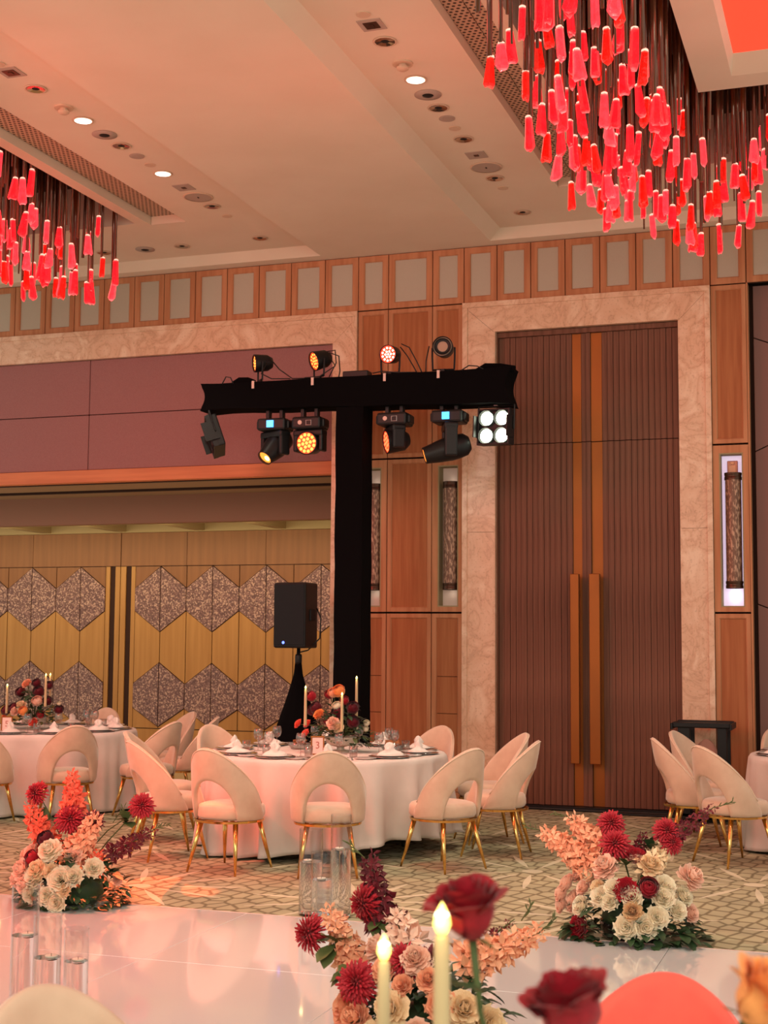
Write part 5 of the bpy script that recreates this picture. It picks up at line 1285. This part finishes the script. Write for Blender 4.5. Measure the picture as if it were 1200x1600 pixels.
par(-5.68, 4.39, (-.80, -.60, -.10), M_led_yl, 'par light glowing orange, pointing left, first on the bar')
par(-5.05, 4.385, (-.62, -.72, -.30), M_led_yl, 'par light glowing orange, half turned left, second on the bar', .094)
par(-4.31, 4.395, (-.12, -.99, -.12), mat('hot_red_led', (1,.5,.4), .4, emit=(1,.36,.28), es=14), 'par light glowing red with white-hot dots, facing the camera', .088, rim=mat('red_glow_lens', (.5,.02,.01), .4, emit=(1,.035,.01), es=2.6))
par(-3.775, 4.43, (.12, -.99, .0), None, 'unlit par light with pale frosted lens, rightmost on the bar', .096, .22, dots=False)

def mover(x, zc, d, kind, lab, face=0., screen=True):
    """moving head hanging from the bar: base box with display, yoke, tilting head"""
    y = 12.62; zt = 3.86; t = empty('moving_head_light', (x, y, zt), lab, 'stage light', 0, 'moving heads under the crossbar')
    part('base', MB().box(-.125, .125, -.10, .10, -.145, -.045), M_blackp, t, bevel=.018, rot=(0, 0, face*.15))
    for q in (-1, 1):
        part('clamp', MB().box(q*.06-.015, q*.06+.015, -.03, .03, -.048, .03), M_darkmetal, t, bevel=.004)
        part('side_handle', MB().box(q*.125-.02, q*.125+.02, -.06, .06, -.13, -.06), M_blackp, t, bevel=.012)
    if screen: part('display', MB().box(-.032, .026, -.112, -.101, -.122, -.066), M_led_bl, t, label='small bright blue display')
    else:
        part('button', mb_x(MB().lathe([(0,.0),(.018,.0),(.018,.006),(0,.008)], 14), aim((0,-1,0), (-.05,-.101,-.094))), M_label, t)
        part('display_off', MB().ring(0, .05, -.12, -.075, .006, -.106, -.099, .002), M_steel, t)
    t.scale = (1.2, 1.2, 1.2); d = Vector(d).normalized(); zh = (zc-zt)/1.2
    # yoke turned so its arms flank the head
    h = Vector((d.x, d.y, 0)); h = h.normalized() if h.length > .05 else Vector((0,-1,0)); s = h.cross(Vector((0,0,1)))
    ang = math.atan2(s.y, s.x); hw_ = .112 if kind != 'beam' else .108
    for q in (-1, 1):
        m4 = Matrix.Rotation(ang, 4, 'Z')
        mb = MB().box(q*hw_-.020, q*hw_+.020, -.05, .05, zh-.07, -.16); mb_x(mb, m4)
        part('yoke_arm', mb, M_blackp, t, bevel=.014)
    mb = MB().box(-hw_-.02, hw_+.02, -.055, .055, -.20, -.145); mb_x(mb, m4); part('yoke_bridge', mb, M_blackp, t, bevel=.014)
    m5 = aim(d, (0, 0, zh))
    if kind == 'wash':
        put(t, 'head', MB().lathe([(0,-.12),(.05,-.115),(.085,-.07),(.090,.0),(.094,.04),(.096,.075),(.088,.078),(.086,.066)], 30, caps=False), M_blackp, m5, smooth=True, angle=True)
        put(t, 'lens', MB().lathe([(0,.066),(.087,.066)], 30, caps=False), M_red_lensrim if lab.find('dim') < 0 else M_red_lensrim, m5)
        mb = MB()
        for (n, R) in ((1, 0), (6, .034), (12, .068)):
            for k in range(n):
                a = 2*PI*k/n+.2; mb.lathe([(0,.074),(.0135,.068)], 9, Matrix.Translation((R*math.cos(a), R*math.sin(a), 0)), caps=False)
        put(t, 'led_cluster', mb, M_led_yl if lab.find('turned') < 0 else M_led_rd, m5)
    else:
        Lh = .13 if kind == 'spot' else .19
        put(t, 'head', MB().lathe([(0,-.17),(.055,-.165),(.088,-.13),(.098,-.06),(.098,.0),(.085,Lh*.5),(.068,Lh),(.066,Lh+.02),(.058,Lh+.02),(.056,Lh)], 30, caps=False), M_blackp, m5, smooth=True, angle=True)
        put(t, 'lens', MB().lathe([(0,Lh+.008),(.057,Lh+.004)], 26, caps=False), M_led_or if kind == 'spot' else M_led_rd, m5, smooth=True)
        if kind == 'spot': put(t, 'hot_spot', MB().lathe([(0,Lh+.018),(.024,Lh+.012)], 16, Matrix.Translation((.015, -.01, 0)), caps=False), mat('lamp_core', (1,.7,.3), .4, emit=(1,.66,.24), es=5), m5)
        else: put(t, 'lens_ring', MB().lathe([(.050,Lh+.010),(.057,Lh+.014),(.060,Lh+.006)], 26, caps=False), M_led_or, m5)
mover(-5.49, 3.53, (-.30, -.62, -.62), 'spot', 'moving head with orange beam and blue display, first under the bar')
mover(-5.12, 3.555, (-.05, -.99, -.08), 'wash', 'round moving head with yellow dots facing the camera, beside the column', screen=False)
mover(-4.245, 3.545, (-.80, -.55, -.15), 'wash', 'moving head turned left with red dots, right of the column', screen=False)
mover(-3.70, 3.45, (-.86, -.35, -.28), 'beam', 'long-barrelled moving head with blue display pointing left', face=0)
# four-lamp blinders at both ends
def blinder(x, z, rot, lit, lab):
    t = empty('four_lamp_blinder', (x, 12.62, z), lab, 'stage light'); t.rotation_euler = rot
    b_ = .17
    part('housing', MB().box(-b_, b_, .02, .10, -b_, b_), M_blackp, t, bevel=.012)
    part('frame', MB().ring(-b_, b_, -b_, b_, .018, -.02, .03, .004), M_darkmetal, t)
    for i in (-1, 1):
        for j in (-1, 1):
            m4 = Matrix.Translation((i*.082, 0, j*.082)) @ Matrix.Rotation(PI/2, 4, 'X')
            put(t, 'lamp_bowl', MB().lathe([(.030,-.045),(.062,-.01),(.072,.015),(.074,.020)], 20, caps=False), M_darkmetal, m4, smooth=True)
            put(t, 'lamp', MB().lathe([(0,.006),(.055,.0),(.066,-.008)], 20, caps=False), M_led_wh if lit else M_ref, m4, smooth=True)
    for (a, b2, c_, d_) in ((-b_-.012, -b_, -.1, .1), (b_, b_+.012, -.1, .1)): part('barn_door', MB().box(a, b2, -.08, .06, c_, d_), M_blackp, t)
    for q in (-1, 1): part('yoke_arm', MB().tube([(q*(b_+.02), .04, -.02), (q*(b_+.02), .04, b_+.035)], .008, 6), M_darkmetal, t)
    part('yoke_base', MB().tube([(-b_-.02, .04, b_+.035), (b_+.02, .04, b_+.035)], .009, 6), M_darkmetal, t)
    part('clamp', MB().box(-.02, .02, .02, .06, b_+.03, b_+.07), M_steel, t)
blinder(-3.27, 3.64, (0, D2(2), D2(-14)), True, 'four-lamp blinder shining white at the right end of the bar')
blinder(-6.19, 3.66, (D2(18), D2(-14), D2(-64)), False, 'unlit black four-lamp blinder hanging at the left end of the bar')
light('SPOT', 'blinder_beam', (-3.3, 12.4, 3.64), (-2.2, 3.0, .5), 60, (.9, 1.0, .78), .1, angle=110, blend=1.0)

# ================================================================== LOUDSPEAKER AND STAND
sp = empty('loudspeaker', (-5.44, 13.12, 1.56), 'black loudspeaker on a cloth-covered stand before the hexagon wall', 'loudspeaker', D2(-10))
def trap(x0, x1, xb0, xb1, y0, y1, z0, z1):
    return MB().add([(x0,y0,z0),(x1,y0,z0),(xb1,y1,z0),(xb0,y1,z0),(x0,y0,z1),(x1,y0,z1),(xb1,y1,z1),(xb0,y1,z1)], [(0,3,2,1),(4,5,6,7),(0,1,5,4),(1,2,6,5),(2,3,7,6),(3,0,4,7)])
part('cabinet', trap(-.19, .19, -.14, .14, -.15, .17, 0, .655), M_blackp, sp, bevel=.02)
part('front_grille', MB().box(-.178, .178, -.158, -.149, .03, .635), M_grill, sp, bevel=.006)
part('power_light', mb_x(MB().lathe([(0,.0),(.014,.0),(.014,.004),(0,.005)], 14), aim((0,-1,0), (-.06,-.158,.055))), M_led_sp, sp, label='small blue power light')
part('side_handle', MB().box(.165, .185, -.04, .06, .27, .39), M_darkmetal, sp, bevel=.008)
part('cable', MB().tube([(.17,.1,.40),(.22,.1,.30),(.22,.08,.10),(.12,.02,-.02),(.0,.0,-.05)], .007, 6), M_cable, sp, smooth=True)
st = empty('speaker_stand', (-5.42, 13.12, 0), 'speaker stand wrapped in a black flared cloth sleeve', 'stand')
part('pole', MB().tube([(0,0,0),(0,0,1.56)], .018, 10), M_darkmetal, st, smooth=True)
part('collar', MB().lathe([(.03,1.40),(.035,1.42),(.035,1.48),(.03,1.50)], 16), M_blackp, st, smooth=True)
mb = MB(); n = 48
for z, r in ((1.44,.03),(1.30,.045),(1.1,.10),(.8,.20),(.5,.30),(.2,.37),(.01,.40)):
    for k in range(n):
        a = 2*PI*k/n; q = 1+.10*abs(math.cos(1.5*a+.4))-.05+.03*math.cos(9*a); mb.v.append((r*q*math.cos(a), r*q*math.sin(a)*.8, z))
for i in range(6):
    for k in range(n): mb.f.append((i*n+k, i*n+(k+1) % n, (i+1)*n+(k+1) % n, (i+1)*n+k))
part('cloth_sleeve', mb, M_black, st, smooth=True)
for a in (90, 210, 330): part('tripod_leg', MB().tube([(0,0,.5),(.42*math.cos(D2(a)), .34*math.sin(D2(a)), .015)], .012, 8), M_darkmetal, st)

# ================================================================== BLACK CART AND CABLES BY THE WALL
ct = empty('equipment_cart', (-1.46, 13.42, 0), 'black open frame cart beside the slatted door, behind the right chairs', 'cart')
for (x0, x1) in ((-.225, -.115), (.13, .215)):
    for y0 in (-.20, .16): part('post', MB().box(x0, x1, y0, y0+.05, .03, .87), M_blackp, ct, bevel=.006)
part('top_rail', MB().box(-.27, .25, -.22, -.14, .865, .915).box(-.27, .25, .14, .22, .865, .915), M_blackp, ct, bevel=.01)
part('end_cap', MB().box(-.285, -.265, -.235, .235, .85, .905), M_blackp, ct, bevel=.005); part('end_cap', MB().box(.245, .265, -.235, .235, .85, .905), M_blackp, ct, bevel=.005)
part('shelf', MB().box(-.225, .215, -.20, .21, .06, .09), M_blackp, ct, bevel=.004)
for (x0, y0) in ((-.19,-.17),(.18,-.17),(-.19,.18),(.18,.18)): part('caster', mb_x(MB().lathe([(0,-.012),(.028,-.012),(.028,.012),(0,.012)], 16), aim((1,0,0), (x0, y0, .028))), M_darkmetal, ct)
part('pink_bag', MB().lathe([(0,0),(.13,0),(.15,.25),(.13,.5),(.07,.62),(.02,.66),(0,.66)], 20, Matrix.Translation((.01, .02, .09)) @ Matrix.Scale(.62, 4, (0,1,0))), mat('dusty_pink_cloth', S(200,140,124), .8, bump=.2, nscale=8), ct, smooth=True, label='dusty pink cloth bag inside the frame')
cb = part('floor_cable', MB().tube([(-3.9,13.70,.014),(-3.2,13.72,.014),(-2.6,13.69,.014),(-2.0,13.72,.014),(-1.7,13.66,.014),(-1.0,13.72,.014)], .014, 8), M_cable, None, smooth=True)
tag(cb, 'black cable lying along the foot of the slatted door', 'cable')
cb = part('cable_cover', MB().box(-2.35, -1.1, 13.56, 13.66, 0, .022), M_blackp, None, bevel=.008); tag(cb, 'flat black cable cover on the carpet before the door', 'cable cover')
th = part('door_threshold', MB().box(-3.60, -1.70, YW+.02, YW+.2, 0, .025), M_darkmetal, door)
